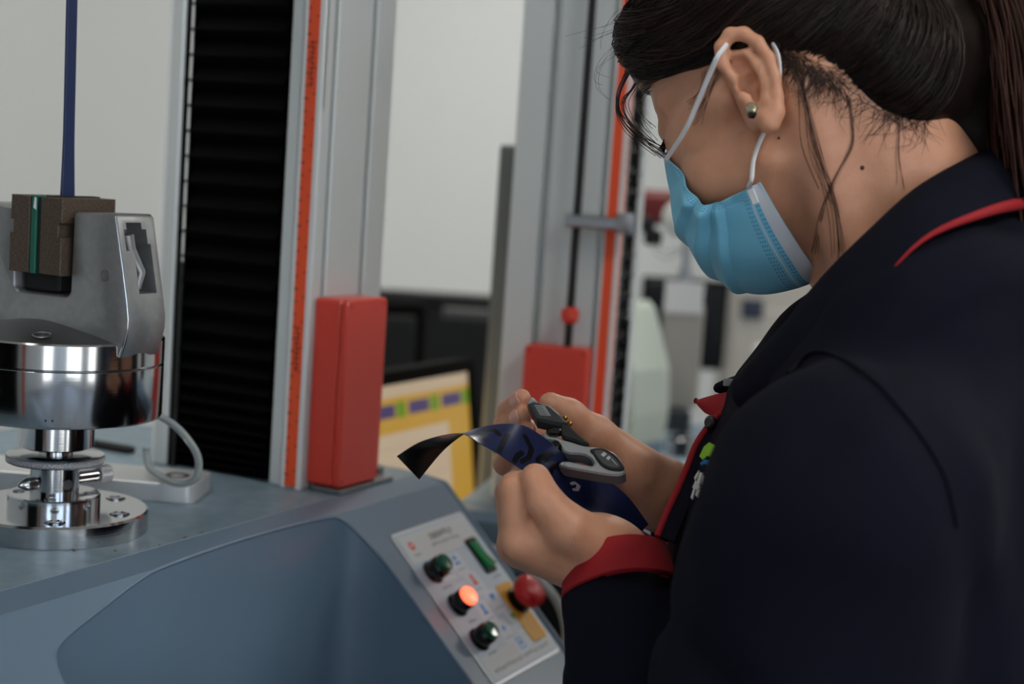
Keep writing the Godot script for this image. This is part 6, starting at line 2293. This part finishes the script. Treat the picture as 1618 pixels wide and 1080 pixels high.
func far_things() -> void:
	var p := thing("control_stand", "pale green slanted control stand right of the second tester's bellows", "control stand", lab(0.176, 0, -2.14), FACING - 35.0)
	var o := PackedVector2Array([Vector2(-0.022, 1.06), Vector2(0.020, 1.06), Vector2(0.024, 1.10), Vector2(0.020, 1.16), Vector2(-0.010, 1.240), Vector2(-0.022, 1.25)])
	part("pedestal", bx(Vector3(0.001, 0.53, 0), Vector3(0.040, 1.06, 0.09), 0.003), M.blue_grey, p)
	var g := Geo.new()
	g.prism(o, 0.10, 0.003, Transform3D(Basis(Vector3(1, 0, 0), Vector3.UP, Vector3(0, 0, 1)), Vector3(0, 0, -0.05)))
	part("housing", g, mat("pale_green", lin(190, 200, 190), 0.5), p)
	part("knob", bx(Vector3(-0.012, 1.220, 0.052), Vector3(0.014, 0.016, 0.008), 0.003), M.red_box, p, Vector3.ZERO, "small red knob")
	var y := Geo.new()
	for k in 3:
		y.box(Vector3(0.0, 1.075 + 0.016 * k, 0.052), Vector3(0.038, 0.007, 0.004), 0.001)
	part("warning_strip", y, mat("dull_yellow", lin(158, 150, 70), 0.6), p)
	var s := thing("monitor", "black screen standing far behind the white paper tag", "monitor", lab(0.323, 0.76, -3.0), FACING)
	var h := Geo.new()
	h.prism(rounded(0.165, 0.17, 0.006, 3), 0.03, 0.003, Transform3D(Basis.IDENTITY, Vector3(0, 0.386, -0.03)), true)
	part("housing", h, M.bezel, s)
	part("screen", bx(Vector3(0, 0.386, 0.001), Vector3(0.150, 0.152, 0.003), 0.0005), M.black_gloss, s)
	part("stand", bx(Vector3(0, 0.15, -0.02), Vector3(0.04, 0.30, 0.02), 0.003), M.rubber, s)
	part("stand_foot", bx(Vector3(0, 0.006, -0.01), Vector3(0.13, 0.012, 0.12), 0.003), M.rubber, s)
	var d := thing("desk", "grey desk far behind the mask, carrying the black screen", "desk", lab(0.40, 0, -3.0), FACING)
	part("desk_top", bx(Vector3(0, 0.745, 0), Vector3(0.60, 0.03, 0.34), 0.003), M.beige_grey, d)
	for x in [-0.27, 0.27]:
		part("leg", bx(Vector3(x, 0.365, 0), Vector3(0.04, 0.73, 0.30), 0.003), M.rubber, d)
	var c := thing("cabinet", "beige-grey steel cabinet under the chin, with a dark blue square socket", "cabinet", lab(0.60, 0, -3.38), FACING)
	part("body", bx(Vector3(0, 0.62, 0), Vector3(0.30, 1.24, 0.16), 0.006), mat("cabinet_grey", lin(178, 174, 166), 0.55), c)
	for x in [-0.074, 0.074]:
		part("door", bx(Vector3(x, 0.60, 0.084), Vector3(0.140, 1.12, 0.010), 0.003), M.cabinet_grey, c)
	part("socket", bx(Vector3(-0.105, 1.160, 0.092), Vector3(0.044, 0.041, 0.010), 0.002), mat("socket_blue", lin(30, 42, 62), 0.5), c, Vector3.ZERO, "dark blue socket")
	var cup := Geo.new()
	cup.lathe(Vector3.ZERO, [Vector2(0, 0), Vector2(0.024, 0), Vector2(0.030, 0.03), Vector2(0.028, 0.05), Vector2(0.018, 0.056), Vector2(0, 0.056)], 24)
	var stool := thing("tripod_stand", "grey tripod stand behind the collar, with a white dome on top", "stand", lab(0.448, 0, -2.75), FACING)
	part("post", bx(Vector3(0, 0.545, 0), Vector3(0.02, 1.09, 0.02), 0.002), M.steel_soft, stool)
	for k in 3:
		var f := TAU * k / 3.0
		var lg := Geo.new()
		lg.tube([Vector3(0, 0.3, 0), Vector3(cos(f) * 0.16, 0.008, sin(f) * 0.16)], 0.008, 8)
		part("leg", lg, M.steel_soft, stool)
	part("dome", cup, M.white_plastic, stool, Vector3(0, 1.085, 0), "white dome")
